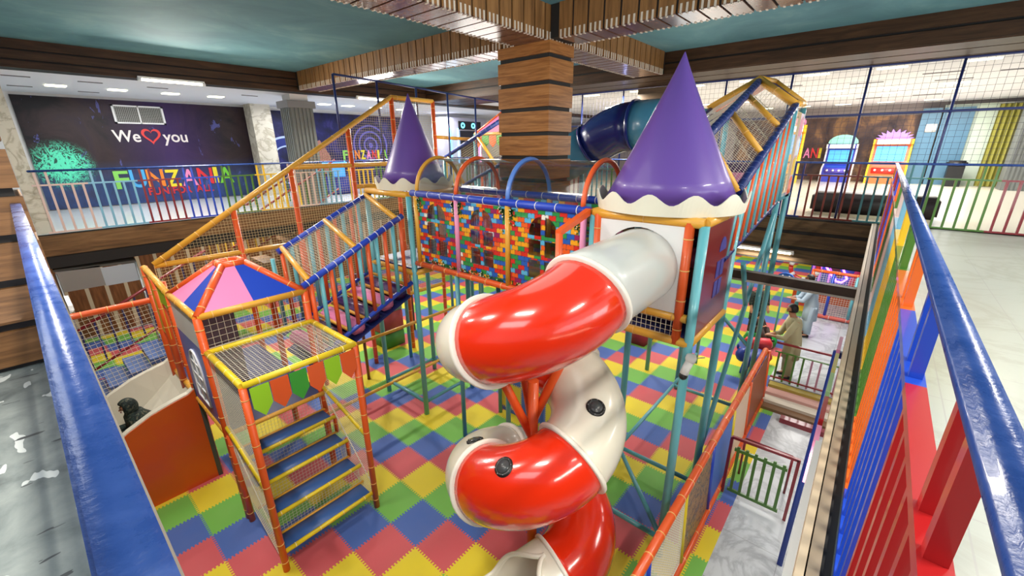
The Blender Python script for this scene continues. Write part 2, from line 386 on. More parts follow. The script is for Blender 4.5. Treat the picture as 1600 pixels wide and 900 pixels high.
slab(XR+.06, -.09, 30, YL+.06, marbH, 'floor_far_right_hall')
# ceilings
struct('ceiling', MB().box((-5, -7, ZC), (10.2, 12.6, ZC+.05)), teal)
struct('ceiling_far_left_hall', MB().box((-5, 12.72, 6.62), (30, 20, 6.7)), whiteceil)
struct('ceiling_far_right_hall', MB().box((11.5, -8, 6.74), (30, 12.72, 6.8)), whiteceil)
# beams clad in boards
def boards_beam(name, ax, lo, hi, a0, a1, pitch=.24, endn=True, tips=True):
    """beam along axis ax (0 = X, 1 = Y), between a0..a1 across, upright boards on its sides"""
    P = lambda l, a, z: (l, a, z) if ax == 0 else (a, l, z)
    core = MB().box(P(lo, a0+.02, ZB+.02), P(hi, a1-.02, ZC))
    b = MB(); u = MB(); t = MB(); n = int((hi-lo)/pitch)
    for i in range(n):
        l0 = lo+i*pitch+.012; l1 = l0+pitch-.03
        b.box(P(l0, a0, ZB+.012), P(l1, a0+.02, ZC)); b.box(P(l0, a1-.02, ZB+.012), P(l1, a1, ZC))
        u.box(P(l0, a0, ZB), P(l1, a1, ZB+.012))
        if tips:
            for k in range(3):
                c = l0+(k+.5)*(l1-l0)/3
                for a in (a0-.004, a1+.004): t.box(P(c-.012, a-.004, ZB-.006), P(c+.012, a+.004, ZB+.1))
                t.box(P(c-.009, a0-.008, ZB-.008), P(c+.009, a0+.04, ZB)); t.box(P(c-.009, a1-.04, ZB-.008), P(c+.009, a1+.008, ZB))
    o = struct(name, core, dark); 
    for nm, q, mt in (('side_boards', b, woodZ), ('under_boards', u, woodU), ('white_clips', t, M('white_clip', (222, 208, 190), .6))):
        if q.v: q.build(nm, mt, o)
boards_beam('trim_1', 0, -1.0, 9.9, 4.05, 4.72)
boards_beam('trim_2', 1, -2.1, 4.04, 5.58, 6.12)
boards_beam('trim_3', 1, 4.73, 12.3, 5.58, 6.12)
def plank_beam(name, boxes, gap):
    o = struct(name, MB(), dark) if False else None
    c = MB()
    for q in gap: c.box(*q)
    o = struct(name, c, dark); p = MB()
    for q in boxes: p.box(*q)
    return o, p
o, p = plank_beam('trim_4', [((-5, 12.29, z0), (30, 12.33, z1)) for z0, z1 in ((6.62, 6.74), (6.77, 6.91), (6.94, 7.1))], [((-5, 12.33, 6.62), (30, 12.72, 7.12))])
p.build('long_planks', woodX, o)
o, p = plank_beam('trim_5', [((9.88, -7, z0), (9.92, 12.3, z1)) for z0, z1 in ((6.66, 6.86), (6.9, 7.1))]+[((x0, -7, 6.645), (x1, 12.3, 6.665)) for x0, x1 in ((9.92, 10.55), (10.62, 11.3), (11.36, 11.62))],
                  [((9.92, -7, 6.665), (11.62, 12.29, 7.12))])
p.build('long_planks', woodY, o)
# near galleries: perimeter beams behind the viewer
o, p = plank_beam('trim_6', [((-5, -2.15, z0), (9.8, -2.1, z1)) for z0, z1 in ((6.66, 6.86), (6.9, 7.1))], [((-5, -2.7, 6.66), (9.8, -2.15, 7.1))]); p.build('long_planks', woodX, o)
# pillar clad in horizontal planks, foam mats round its foot
PX0, PX1, PY0, PY1 = 5.56, 6.2, 4.02, 5.04
o = struct('trim_7', MB().box((PX0+.03, PY0+.03, 0), (PX1-.03, PY1-.03, ZB-.001)), dark, 'square pillar clad in golden brown planks')
p = MB(); z = 2.9
while z < ZB-.1:
    p.box((PX0, PY0, z), (PX1, PY1, min(z+.30, ZB-.002))); z += .36
p.build('planks', woodP, o)
w = MB().box((PX0-.03, PY0-.03, .001), (PX0, PY1+.03, 2.3)); w.build('foam_wrap', evaYZ, o)
MB().box((PX0, PY0-.03, .001), (PX1+.03, PY0, 2.3)).build('foam_wrap', evaXZ, o)
# corner pillar at the end of the near left gallery
o = struct('trim_8', MB().box((-1.5, 4.73, U), (.0, 5.5, ZC)), dark, 'corner pillar clad in brown planks')
p = MB(); z = U+.04
while z < ZC-.1:
    p.box((-1.53, 4.68, z), (.035, 5.53, min(z+.262, ZC-.002))); z += .322
p.build('planks', woodH('wood_corner_plank', [(84, 56, 30), (118, 82, 48), (138, 98, 60)]), o)
# slab edges (fascias)
fm = M('beige_slab_edge', (150, 134, 112), .5); fm2 = M('pale_slab_edge', (196, 178, 150), .45)
o = struct('trim_9', MB().box((.046, -.1, U-.09), (.062, YL, U+.004)), M('dull_brown_slab_edge', (96, 86, 72), .6))
o = struct('trim_10', MB().box((.05, -.13, U-.09), (XR, -.09, U+.02)).box((.05, -.1, U-.36), (XR, -.07, U-.12)), fm)
MB().box((.05, -.085, U-.11), (XR, -.055, U+.012)).build('top_lip', fm2, o)
o = struct('trim_11', MB().box((.09, YL+.03, 2.95), (XR+.1, YL+.1, U)), dark)
p = MB().box((.09, YL, 3.2), (XR+.1, YL+.03, U-.02)); p.build('long_plank', fascX, o)
MB().box((.09, YL+.09, 3.0), (XR+.1, YL+.12, 3.14)).build('lower_panel', M('dark_maroon_panel', (70, 40, 34), .5), o)
o = struct('trim_12', MB().box((XR+.03, -.1, 2.58), (XR+.2, YL, U)), dark)
p = MB()
for z0, z1 in ((3.33, 3.58), (2.97, 3.25), (2.62, 2.89)): p.box((XR, -6, z0), (XR+.03, YL, z1))
p.build('long_planks', fascY, o)
MB().box((XR+.03, -6, 2.58), (XR+.2, -.1, U)).build('backing', dark, o)
o = struct('trim_19', MB().box((XR+.1, 4.35, U), (XR+.7, 5.35, 6.64)), dark, 'plank clad pillar between the openings of the arcade hall')
p = MB()
for i in range(8): p.box((XR+.07, 4.32, U+.05+i*.38), (XR+.73, 5.38, U+.37+i*.38))
p.build('planks', fascY, o)
# walls of the halls
struct('wall_far_left', MB().box((-5, 17.2, U), (30, 17.3, 6.62)), wallw)
struct('wall_far_right', MB().box((24.6, -12, U), (24.7, 17.2, 6.74)), M('grey_hall_wall', (150, 140, 140), .7))
struct('wall_left_gallery', MB().box((-5, -7, U), (-4.9, 17.2, ZC)), wallw)
n = NT('lower_wood_wall', .5, .3)
xx = n.ma('FLOORED_MODULO', n.ma('ADD', n.x, n.y), .42); st = n.ma('LESS_THAN', xx, .085)
g = n.noise(n.comb(n.ma('MULTIPLY', n.x, 8), 0, n.z), 2, 4)
lw_ = n.out(n.mix(st, n.ramp(g, [(.3, (96, 60, 36)), (.7, (140, 92, 58))]), (196, 182, 158)))
struct('wall_lower_far_left', MB().box((-4, 16.6, 0), (20, 16.7, 3.32)), lw_)
struct('wall_lower_far_right', MB().box((27.0, -6, 0), (27.1, 16.6, 3.32)), M('dark_lower_wall', (74, 58, 50), .7))
struct('wall_lower_left', MB().box((-4, -6, 0), (-3.9, 16.6, 3.32)), lw_)
struct('wall_lower_near_right', MB().box((-4, -5.95, 0), (30, -5.85, 3.32)), M('lower_shop_wall', (150, 140, 128), .7))
# grey fluted column and marble columns in the far left hall
def column(name, x0, y0, x1, y1, z0, z1, mt, label, flutes=0, cap=None):
    t = struct(name, MB().box((x0, y0, z0), (x1, y1, z1)), mt, label)
    if flutes:
        f = MB(); k = int((x1-x0)/.1)
        for i in range(k): f.box((x0+(i+.2)*(x1-x0)/k, y0-.02, z0), (x0+(i+.75)*(x1-x0)/k, y0, z1-.01))
        k = int((y1-y0)/.1)
        for i in range(k): f.box((x0-.02, y0+(i+.2)*(y1-y0)/k, z0), (x0, y0+(i+.75)*(y1-y0)/k, z1-.01))
        f.build('flutes', mt, t)
    if cap: MB().box((x0-.06, y0-.06, z1-.18), (x1+.06, y1+.06, z1)).build('capital', cap, t)
    return t
gcol = M('grey_fluted_panel', (116, 120, 118), .5)
column('trim_13', 5.5, 12.75, 6.15, 13.35, U, 6.45, gcol, 'grey fluted column under the far left beam', 1, M('grey_capital', (134, 134, 136), .5))
struct('trim_14', MB().box((5.58, 12.8, 6.45), (6.07, 13.3, 6.62)), wallw)
marbC = marble('marble_column', (206, 200, 184), (168, 160, 140), 50, .4)
column('trim_15', 5.8, 16.4, 6.42, 17.0, U, 6.62, marbC, 'cream marble column between the two murals')
column('trim_16', .1, 12.5, .32, 12.9, U, 6.62, marbC, 'narrow cream column at the left end of the far railing')
column('trim_17', 22.5, -4.3, 23.3, -3.25, U, 6.74, gcol, 'grey ribbed column at the right edge of the hall', 1)
struct('wall_side_door', MB().box((24.3, -12, U), (24.55, -1.35, 6.6)), M('pale_green_wall', (200, 214, 200), .6))
struct('door_1', MB().box((24.2, -1.3, U), (24.5, -.75, 6.5)).box((24.2, -2.2, U), (24.5, -1.35, 6.5)), M('light_blue_door', (84, 124, 152), .4))
# ------------------------------------------------------------------ railings
def railing(name, label, axis, fixed, lo, hi, seq, z0=U+.05, z1=4.845, pitch=.155, w=.055, per=5, start=0, thick=.036, double=2, lowbar='navy'):
    P = lambda l, a, z: (l, a, z) if axis == 0 else (a, l, z)
    loc = P(lo, fixed, U); t = thing(name, label, 'railing', loc)
    MB().rbox(P(lo, fixed-w/2, z1-.04), P(hi, fixed+w/2, z1), .008).build('handrail', blueP if axis != 9 else blueP, t)
    n = int((hi-lo)/pitch); z2 = z1-.27; meshes = {}
    k = 0
    for s0 in range(0, n, per):
        c = seq[(s0//per+start) % len(seq)]; mt = RC[c]
        l0 = lo+s0*pitch; l1 = min(hi, l0+per*pitch)
        MB().box(P(l0, fixed-.022, z2-.03), P(l1, fixed+.022, z2)).build('middle_rail', mt, t)
        MB().box(P(l0, fixed-.02, z0-.03), P(l1, fixed+.02, z0)).build('bottom_rail', mt, t)
        for i in range(per):
            l = l0+(i+.5)*pitch
            if l > hi-.03: break
            full = i < double
            key = (c, full)
            if key not in meshes:
                mb = MB().box(P(-thick/2, -thick/2, z0), P(thick/2, thick/2, (z1-.04) if full else z2-.03)) if False else None
                q = MB(); a = P(l-thick/2, fixed-thick/2, z0); bb = P(l+thick/2, fixed+thick/2, (z1-.04) if full else z2-.03)
                q.box(a, bb); o = q.build('baluster', mt, t); meshes[key] = (o, l)
            else:
                o, l_ = meshes[key]; c2 = o.copy(); COL.objects.link(c2)
                c2.location = o.location+V(P(l-l_, 0, 0)); k += 1
    return t
railing('gallery_railing', 'colourful railing in front of the big cave mural across the opening', 0, YL+.03, .25, 6.6,
        ['pink', 'light_blue', 'maroon', 'blue', 'green', 'yellow'], per=5, start=0)
railing('gallery_railing', 'yellow and green railing behind the purple cone on the far gallery', 0, YL+.03, 6.65, XR,
        ['yellow', 'green', 'maroon', 'blue'], per=6)
railing('gallery_railing', 'railing of dark blue, brown, teal, green and red bars in front of the black bench', 1, XR+.03, -2.6, YL-.1,
        ['maroon', 'green', 'teal', 'brown', 'navy', 'green', 'maroon'], per=6, pitch=.16)
# near right: seen steeply from above
t = railing('gallery_railing', 'near railing on the right with blue top rail and red, blue, orange and green bars', 0, -.188, .03, XR-.05,
        ['maroon', 'red', 'blue', 'orange', 'green', 'yellow', 'light_blue', 'pink', 'green', 'orange', 'blue'], per=6, pitch=.12, w=.05, start=0, thick=.03)
for x0, x1, mt in ((3.6, 5.3, RC['yellow']), (5.4, 6.6, RC['orange'])):
    MB().box((x0, -.232, U+.12), (x1, -.212, 4.4)).build('coloured_panel', mt, t)
t = thing('gallery_railing', 'broad scuffed blue handrail at the near left over the grey floor', 'railing', (.01, 0, U))
MB().rbox((-.040, -.15, 4.815), (.012, 4.68, 4.845), .004).build('handrail', blueP, t)
MB().box((-.03, -.15, 4.55), (.005, 4.68, 4.58)).build('middle_rail', RC['blue'], t)
q0 = MB().box((-.026, .0, U+.03), (0, .026, 4.55)).build('baluster', RC['blue'], t)
for i in range(1, 30): c = q0.copy(); COL.objects.link(c); c.location = q0.location+V((0, i*.155, 0))
MB().box((-.03, -.15, U+.03), (.005, 4.68, U+.06)).build('bottom_rail', RC['blue'], t)
# high safety nets on navy frames
def high_net(name, label, axis, fixed, stops, z0, zm, z1, cell):
    P = lambda l, z: (l, fixed, z) if axis == 0 else (fixed, l, z)
    t = thing(name, label, 'net', P(stops[0], z0)); r = .022
    for s in stops: MB().tube(P(s, z0), P(s, z1), r, 8).build('post', RC['navy'], t)
    MB().tube(P(stops[0], z1), P(stops[-1], z1), r, 8).build('top_bar', RC['navy'], t)
    if zm: MB().tube(P(stops[0], zm), P(stops[-1], zm), r, 8).build('middle_bar', RC['navy'], t)
    for a, c in zip(stops, stops[1:]): net([P(a, z0+1.2), P(c, z0+1.2), P(c, z1), P(a, z1)], cell, .0026, netd, t)
    return t
high_net('safety_net', 'tall blue framed safety net above the railing in front of the arcade machines', 1, XR+.09, [-3.35, -2.05, -.72, .58, 1.87, 3.19, 4.5, 5.8, 7.1, 8.4], U+.02, 5.76, 6.63, .1)
t = thing('open_pipe_frame', 'thin navy pipe frame rising above the tall net wall left of the plank pillar', 'frame', (7, 8.86, 5))
fp = [(4.79, 6.62, 5.45), (5.79, 6.59, 4.8), (6.85, 6.55, 4.8), (7.83, 6.5, 3.7), (8.83, 6.46, 3.7), (9.9, 6.42, 3.7)]
for (x, z, zb), (x2, z2, _) in zip(fp, fp[1:]): MB().tube((x, 8.87, z), (x2, 8.87, z2), .022, 8).build('top_bar', RC['navy'], t)
for x, z, zb in fp: MB().tube((x, 8.87, zb), (x, 8.87, z), .025, 8).build('post', RC['navy'], t)
MB().tube((7.3, 8.87, 4.9), (9.9, 8.87, 4.9), .02, 8).build('middle_bar', RC['navy'], t)
# ------------------------------------------------------------------ play structure helpers
def pads(t, name, segs, mt, tie, r=.045):
    for a, b_ in segs: MB().pad(a, b_, r).build(name, [mt, tie], t)
def poles(t, segs, mt=None, r=.04, name='post', tie=None):
    for a, b_ in segs: MB().tube(a, b_, r, 12).build(name, mt or tealpole, t)
# ---- stair unit
A0, A1, S0, S1 = 1.09, 2.42, 4.84, 6.05     # x range, y range
t = thing('play_stairs', 'orange framed play stairs with blue treads, net sides and a hanging row of flags', 'stairs', (1.75, 5.4, 0))
pads(t, 'post', [((A0, S0, 0), (A0, S0, 2.72)), ((A1, S0, 0), (A1, S0, 2.72)), ((A0, S1-.02, 0), (A0, S1-.02, 1.5))], orange, tie_o, .042)
for a, b_ in [((A0, S0, 2.74), (A1, S0, 2.74)), ((A0, S1, 2.74), (A1, S1, 2.74)), ((A0, S0, 2.74), (A0, S1, 2.74)), ((A1, S0, 2.74), (A1, S1, 2.74))]:
    MB().pad(a, b_, .04).build('top_bar', [yellow, tie_y], t)
tr = [(4.86, .27), (5.18, .58), (5.48, .89), (5.78, 1.19)]
for y, z in tr:
    o = MB().rbox((A0+.05, y, z-.04), (A1-.05, y+.3, z+.012), .012).build('tread', matblue, t)
    MB().pad((A0, y, z), (A1, y, z), .03).build('nosing', [yellow, tie_y], o)
    MB().tube((A0, y+.31, z+.01), (A1, y+.31, z+.01), .018, 8).build('rear_bar', amber, o)
    net([(A0+.05, y+.31, z+.02), (A1-.05, y+.31, z+.02), (A1-.05, y+.31, z+.29), (A0+.05, y+.31, z+.29)], .045, .002, netw, t, 'riser_net')
MB().pad((A0, 6.06, 1.5), (A1, 6.06, 1.5), .035).build('landing_bar', [amber, tie_o], t)
for x in (A0, A1):
    MB().pad((x, S0, 1.3), (x, S1, 1.62), .032).build('side_bar', [yellow, tie_y], t)
    pads(t, 'newel', [((x-.0, y+.32, z), (x-.0, y+.32, z+.33)) for y, z in tr[1:]] if x == A1 else [], orange, tie_o, .03)
    net([(x, S0, .35), (x, S1, 1.55), (x, S1, 2.7), (x, S0, 2.7)], .04, .002, netw, t, 'side_net', u=(0, 1, 0))
    net([(x, S0, .06), (x, S0+.9, .4), (x, S1, 1.5), (x, S0, .34)], .04, .002, netw, t, 'side_net', u=(0, 1, 0))
net([(A0, S0, 2.74), (A1, S0, 2.74), (A1, S1, 2.74), (A0, S1, 2.74)], .05, .0022, netw, t, 'roof_net')
fw_ = (A1-A0)/6
for i, mt in enumerate([lime, orange, green, orange, lime, orange]):
    x = A0+.05+i*(A1-A0-.07)/6; w_ = (A1-A0-.07)/6-.01
    MB().prism([(x, S0-.045, 2.7), (x+w_, S0-.045, 2.7), (x+w_, S0-.06, 2.45), (x+w_/2, S0-.065, 2.32), (x, S0-.06, 2.45)], (0, .006, 0)).build('flag', mt, t)
# ---- play house with pyramid roof
H0, H1, H2 = 6.13, 7.5, 8.8
t = thing('play_house_tower', 'play tower with a low pink and blue pyramid roof edged in orange sleeves', 'play tower', (1.75, 6.8, 0))
EZ = 3.2
pads(t, 'post', [((A0, H0, 0), (A0, H0, EZ)), ((A1, H0, 0), (A1, H0, EZ)), ((A0, H1, 0), (A0, H1, EZ)), ((A1, H1, 0), (A1, H1, EZ)), ((A0-.02, H2, 0), (A0-.02, H2, 3.4)), ((A0-.02, H2-.6, 1.4), (A0-.02, H2-.6, 3.3))], orange, tie_o, .05)
pads(t, 'eave_bar', [((A0, H0, EZ), (A1, H0, EZ)), ((A0, H0, EZ), (A0, H1, EZ)), ((A1, H0, EZ), (A1, H1, EZ)), ((A0, H1, EZ), (A1, H1, EZ)), ((A0, H1, EZ), (A0-.02, H2, 3.38)), ((A0, H0, 1.5), (A0, H2, 1.5))], amber, tie_o, .045)
T = [(1.62, 6.7), (1.9, 6.7), (1.9, 6.96), (1.62, 6.96)]; Cn = [(A0, H0), (A1, H0), (A1, H1), (A0, H1)]; TZ = 3.66
pads(t, 'hip_bar', [((*c, EZ), (*q, TZ)) for c, q in zip(Cn, T)]+[((*T[i], TZ), (*T[(i+1) % 4], TZ)) for i in range(4)], orange, tie_o, .05)
for i in range(4):
    c0, c1, q0_, q1_ = V((*Cn[i], EZ)), V((*Cn[(i+1) % 4], EZ)), V((*T[i], TZ)), V((*T[(i+1) % 4], TZ))
    cm, qm = (c0+c1)/2, (q0_+q1_)/2; up_ = V((0, 0, .012))
    MB().prism([c0, cm, qm, q0_], up_).build('roof_panel', pinkv, t)
    MB().prism([cm, c1, q1_, qm], up_).build('roof_panel', bluev, t)
MB().prism([(*q, TZ-.02) for q in T], (0, 0, .012)).build('roof_cap', pinkv, t)
net([(A0, H0, 2.76), (A1, H0, 2.76), (A1, H0, EZ), (A0, H0, EZ)], .075, .003, netw, t, 'front_net')
MB().box((A0, H0, 1.46), (A1, H2, 1.5)).build('platform', darkblue, t)
MB().box((A0+.05, H1-.02, 1.5), (A1-.6, H1, 2.9)).build('inner_panel', M('mauve_panel', (132, 112, 118), .5), t)
# side panel with arched window
o = MB().box((A0-.02, H0+.06, 2.72), (A0, H1-.06, EZ-.05)).build('side_board', white, t)
o = MB().box((A0-.02, H0+.06, 1.55), (A0, H1-.06, 2.72)).build('side_board', M('blue_violet_board', (90, 116, 210), .35), t)
wm = M('window_white_line', (240, 240, 244), .5); wv = M('window_pane_tint', (150, 170, 200), .25)
yc, zb, zt, hw = 6.78, 1.75, 2.55, .27
arc = [(yc-hw, zb)]+[(yc-hw*math.cos(a), 2.2+.35*math.sin(a)) for a in [PI*i/12 for i in range(13)]]+[(yc+hw, zb)]
MB().prism([(A0-.026, y, z) for y, z in arc], (.005, 0, 0)).build('window_pane', wv, o)
f = MB(); pts = [(A0-.03, y, z) for y, z in arc]+[(A0-.03, *arc[0])]; f.path(pts, .016, 6)
for z in (1.95, 2.15, 2.35): f.tube((A0-.03, yc-hw*.95, z), (A0-.03, yc+hw*.95, z), .01, 6)
f.tube((A0-.03, yc, zb), (A0-.03, yc, 2.54), .01, 6); f.build('window_bars', wm, o)
MB().prism([(A0-.03, 7.55, 2.95), (A0-.03, 8.1, 2.95), (A0-.03, 8.1, 3.2), (A0-.03, 7.55, 3.14)], (.01, 0, 0)).build('side_board', lime, t)
MB().prism([(A0-.03, 8.15, 2.3), (A0-.03, 8.7, 2.3), (A0-.03, 8.7, 3.25), (A0-.03, 8.15, 3.18)], (.01, 0, 0)).build('side_board', M('yellow_board', (236, 206, 60), .4), t)
# ---- wave slide with orange side board
t = thing('white_slide', 'broad white slide with an orange side board running down under the left handrail', 'slide', (0, 8.1, 0))
prof = [(1.12, 1.5, 1.72), (.97, 1.32, 1.62), (.75, 1.12, 1.57), (.5, .92, 1.5), (.2, .74, 1.36), (-.1, .6, 1.16), (-.5, .48, .9), (-1.0, .38, .7), (-1.6, .3, .6)]
bd = MB(); b = MB()
ys = [(7.46, 'l'), (7.56, 'l'), (7.6, 's'), (8.25, 'm'), (8.9, 's'), (8.94, 'l'), (9.04, 'l')]
vs = []
for x, zs, zl in prof:
    for y, k in ys: vs.append((x, y, zl if k == 'l' else zs+(.03 if k == 's' else .0)))
fs = [(i*7+k, i*7+k+1, (i+1)*7+k+1, (i+1)*7+k) for i in range(len(prof)-1) for k in range(6)]
b.add(vs, fs, 0, False); o = b.build('slide_bed', whsl, t); sm = o.modifiers.new('solid', 'SOLIDIFY'); sm.thickness = .02
for y in (7.44, 9.03):
    pl = [(x, y, zl-.02) for x, zs, zl in prof]+[(-1.6, y, 0), (1.08, y, 0)]
    MB().prism(pl, (0, .02, 0)).build('side_board', orboard, t)
MB().box((1.06, 7.43, 0), (1.12, 7.48, 1.75)).build('edge_post', M('grey_edge_post', (70, 72, 70), .5), t)
# ---- red framed net fence behind the slide
t = thing('net_fence', 'orange sleeved net fence standing behind the white slide', 'net', (.5, 9.25, 0))
pads(t, 'post', [((1.3, 9.2, 0), (1.3, 9.2, 3.0)), ((-1.2, 9.2, 0), (-1.2, 9.2, 2.7))], orange, tie_o, .05)
pads(t, 'rail', [((-1.2, 9.2, 2.72), (1.3, 9.2, 2.72)), ((-1.2, 9.2, .9), (1.3, 9.2, 1.2))], orange, tie_o, .05)
net([(-1.2, 9.2, .9), (1.3, 9.2, 1.2), (1.3, 9.2, 2.7), (-1.2, 9.2, 2.7)], .07, .003, netw, t)
# ---- tall net wall following the climb
t = thing('net_wall', 'tall net wall with a long sloping amber top bar and orange posts', 'net', (1.25, H2, 0))
NP = [(2.5, 4.14), (3.62, 4.83), (4.93, 5.58), (6.08, 6.28), (7.28, 6.27)]
pads(t, 'post', [((x, H2, 0), (x, H2, z)) for x, z in NP], orange, tie_o, .05)
pads(t, 'top_bar', [((1.2, H2, 3.4), (6.08, H2, 6.28)), ((6.08, H2, 6.28), (7.28, H2, 6.27))], amber, tie_o, .05)
pads(t, 'cross_bar', [((1.2, H2, 3.38), (3.62, H2, 3.36)), ((3.62, H2, 4.85), (6.08, H2, 4.84)), ((4.93, H2, 4.38), (6.08, H2, 4.38)), ((6.08, H2, 4.5), (7.28, H2, 4.5)), ((3.62, H2, 1.55), (7.28, H2, 1.55))], amber, tie_o, .045)
top = [(1.2, 3.4), (2.5, 4.14), (3.62, 4.83), (4.93, 5.58), (6.08, 6.28), (7.28, 6.27)]
for (x0, z0), (x1, z1) in zip(top, top[1:]):
    net([(x0, H2, 1.6), (x1, H2, 1.6), (x1, H2, z1), (x0, H2, z0)], .05, .0024, nety, t)
# ---- sloping bridge with bars
RY0, RY1 = 6.1, 7.42
t = thing('sloping_bridge', 'sloping net roofed bridge with blue edge sleeves and upright orange and turquoise bars', 'bridge', (3.4, 6.7, 0))
zl = lambda x: 3.29+(x-2.42)*.443; zf = lambda x: 3.59+(x-2.70)*.451-.0; zb_ = lambda x: 2.30+(x-2.93)*.416
MB().pad((2.40, RY0, zl(2.4)), (4.22, RY0, zl(4.22)), .05, .16).build('edge_bar', [bluepad, tie_w], t)
MB().pad((2.62, RY1, zf(2.62)), (4.45, RY1, zf(4.45)), .05, .16).build('edge_bar', [bluepad, tie_w], t)
MB().pad((2.45, RY0, zb_(2.45)), (4.3, RY0, zb_(4.3)), .04, 3).build('lower_edge_bar', [bluepad, tie_w], t)
MB().pad((2.45, RY1, zb_(2.45)), (4.3, RY1, zb_(4.3)), .04, 3).build('lower_edge_bar', [bluepad, tie_w], t)
for xa, xb in ((2.50, 2.70), (3.30, 3.50), (4.1, 4.35)):
    MB().pad((xa, RY0, zl(xa)+.02), (xb, RY1, zf(xb)+.02), .045, .5).build('cross_bar', [amber, tie_o], t)
xs = [(2.5, 2.7), (3.3, 3.5), (4.1, 4.35)]
for (a, a2), (c, c2) in zip(xs, xs[1:]):
    net([(a, RY0, zl(a)), (c, RY0, zl(c)), (c2, RY1, zf(c2)), (a2, RY1, zf(a2))], .045, .0022, netw, t, 'roof_net')
for i in range(11):
    x = 2.52+i*.165
    for y in (RY0, RY1):
        zt_ = (zl(x) if y == RY0 else zf(x)-.05)
        MB().tube((x, y, zb_(x)), (x, y, zt_), .034, 10).build('upright_bar', orange if (i+(y == RY1)) % 2 == 0 else turq, t)
for i in range(6):
    x = 2.5+i*.3; z = zb_(x+.15)-.02
    o = MB().rbox((x, RY0+.08, z-.22), (x+.26, RY1-.08, z), .05).build('padded_step', purv if i % 2 else pinkv, t)
    MB().tube((x+.28, RY0+.06, z+.02), (x+.28, RY1-.06, z+.02), .03, 8).build('step_bar', amber, o)
MB().prism([(2.45, RY0+.06, zb_(2.45)-.26), (4.3, RY0+.06, zb_(4.3)-.26), (4.3, RY1-.06, zb_(4.3)-.26), (2.45, RY1-.06, zb_(2.45)-.26)], (0, 0, -.03)).build('underside', darkblue, t)
# ---- castle towers with cones
def cone_roof(t, cx, cy, z, apex, r, lobes=12):
    prof = [(r, z+.14)]; n = 40; b = MB()
    for i in range(9): f = i/8; b_ = (r*(1-f)**1.06+.004, z+.14+(apex-z-.14)*f); prof.append(b_)
    b.lathe((cx, cy, 0), prof, n); b.lathe((cx, cy, 0), [(r, z+.14), (r+.02, z+.1), (r-.02, z+.02)], n)
    o = b.build('cone_roof', purple, t)
    R = r+.09; s = MB(); k = lobes*10; ins = []; out = []
    vs = []
    for i in range(k):
        a = 2*PI*i/k; h = .17+.055*math.sin(lobes*a)
        for q, rr in ((0, R), (0, R+.012)):
            vs += [(cx+rr*math.cos(a), cy+rr*math.sin(a), z), (cx+(rr+.03)*math.cos(a), cy+(rr+.03)*math.sin(a), z+h)]
    fs = []
    for i in range(k):
        j = (i+1) % k; I = i*4; J = j*4
        fs += [(I, J, J+1, I+1), (I+2, I+3, J+3, J+2), (I+1, J+1, J+3, I+3), (I, I+2, J+2, J)]
    s.add(vs, fs, 0, False).build('scalloped_edge', scal, t)
    return o
def castle(lab, X0, Y0, X1, Y1, zp, zt, apex, r):
    t = thing('castle_tower', lab, 'play tower', ((X0+X1)/2, (Y0+Y1)/2, 0))
    poles(t, [((x, y, 0), (x, y, zt)) for x in (X0, X1) for y in (Y0, Y1)], turq, .05)
    for z in (zt+.02, zp-.08):
        for a, b_ in [((X0, Y0, z), (X1, Y0, z)), ((X0, Y1, z), (X1, Y1, z)), ((X0, Y0, z), (X0, Y1, z)), ((X1, Y0, z), (X1, Y1, z))]:
            MB().pad(a, b_, .055, 2).build('cross_beam', [amber, tie_o], t)
    MB().box((X0, Y0, zp-.06), (X1, Y1, zp)).build('platform', darkblue, t)
    cone_roof(t, (X0+X1)/2, (Y0+Y1)/2, zt+.07, apex, r)
    for a, b_ in [((X0, Y0, .28), (X0, Y1, .28)), ((X0, Y1, .28), (X1, Y1, .28)), ((X1, Y0, .28), (X1, Y1, .28)), ((X0, Y0, .28), (X1, Y0, .28))]:
        MB().tube(a, b_, .035, 10).build('base_bar', tealpole, t)
    return t
# right tower
CX0, CX1, RYa, RYb = 4.42, 5.7, 1.24, 2.5
tR = castle('right castle tower under the bigger purple cone, with the white tube entry board', CX0, RYa, CX1, RYb, 3.2, 4.43, 6.15, .72)
pads(tR, 'inner_post', [((CX0-.01, 1.38, 3.1), (CX0-.01, 1.38, 4.45)), ((CX0-.01, 2.43, 3.1), (CX0-.01, 2.43, 4.45))], orange, tie_o, .05)
pads(tR, 'lower_bar', [((CX0, RYa+.05, 3.4), (CX0, RYb, 3.4)), ], amber, tie_o, .05)
net([(CX0-.02, 1.42, 3.14), (CX0-.02, RYb-.05, 3.14), (CX0-.02, RYb-.05, 3.38), (CX0-.02, 1.42, 3.38)], .055, .004, netw, tR)
HC = (1.9, 3.92); hr = .43
circ = [(HC[0]+hr*math.cos(2*PI*i/36), HC[1]+hr*math.sin(2*PI*i/36)) for i in range(36)]
MB().prism([(CX0-.03, 1.42, 3.45), (CX0-.03, 2.4, 3.45), (CX0-.03, 2.4, 4.4), (CX0-.03, 1.42, 4.4)], (.02, 0, 0), holes=[[(CX0-.03, y, z) for y, z in circ]]).build('tube_entry_board', white, tR)
o = MB().box((CX0+.08, RYa-.02, 3.16), (CX1-.02, RYa, 4.42)).build('side_board', maroonp, tR)
wb = M('printed_window_blue', (70, 70, 150), .4); cx = 5.15
MB().prism([(cx-.13, RYa-.026, 4.05)]+[(cx-.13*math.cos(PI*i/10), RYa-.026, 4.05+.16*math.sin(PI*i/10)) for i in range(1, 10)]+[(cx+.13, RYa-.026, 4.05)], (0, .004, 0)).build('window', wb, o)
for i in range(2):
    for j in range(2): MB().box((cx-.15+i*.16, RYa-.026, 3.5+j*.24), (cx-.02+i*.16, RYa-.022, 3.7+j*.24)).build('window', wb, o)
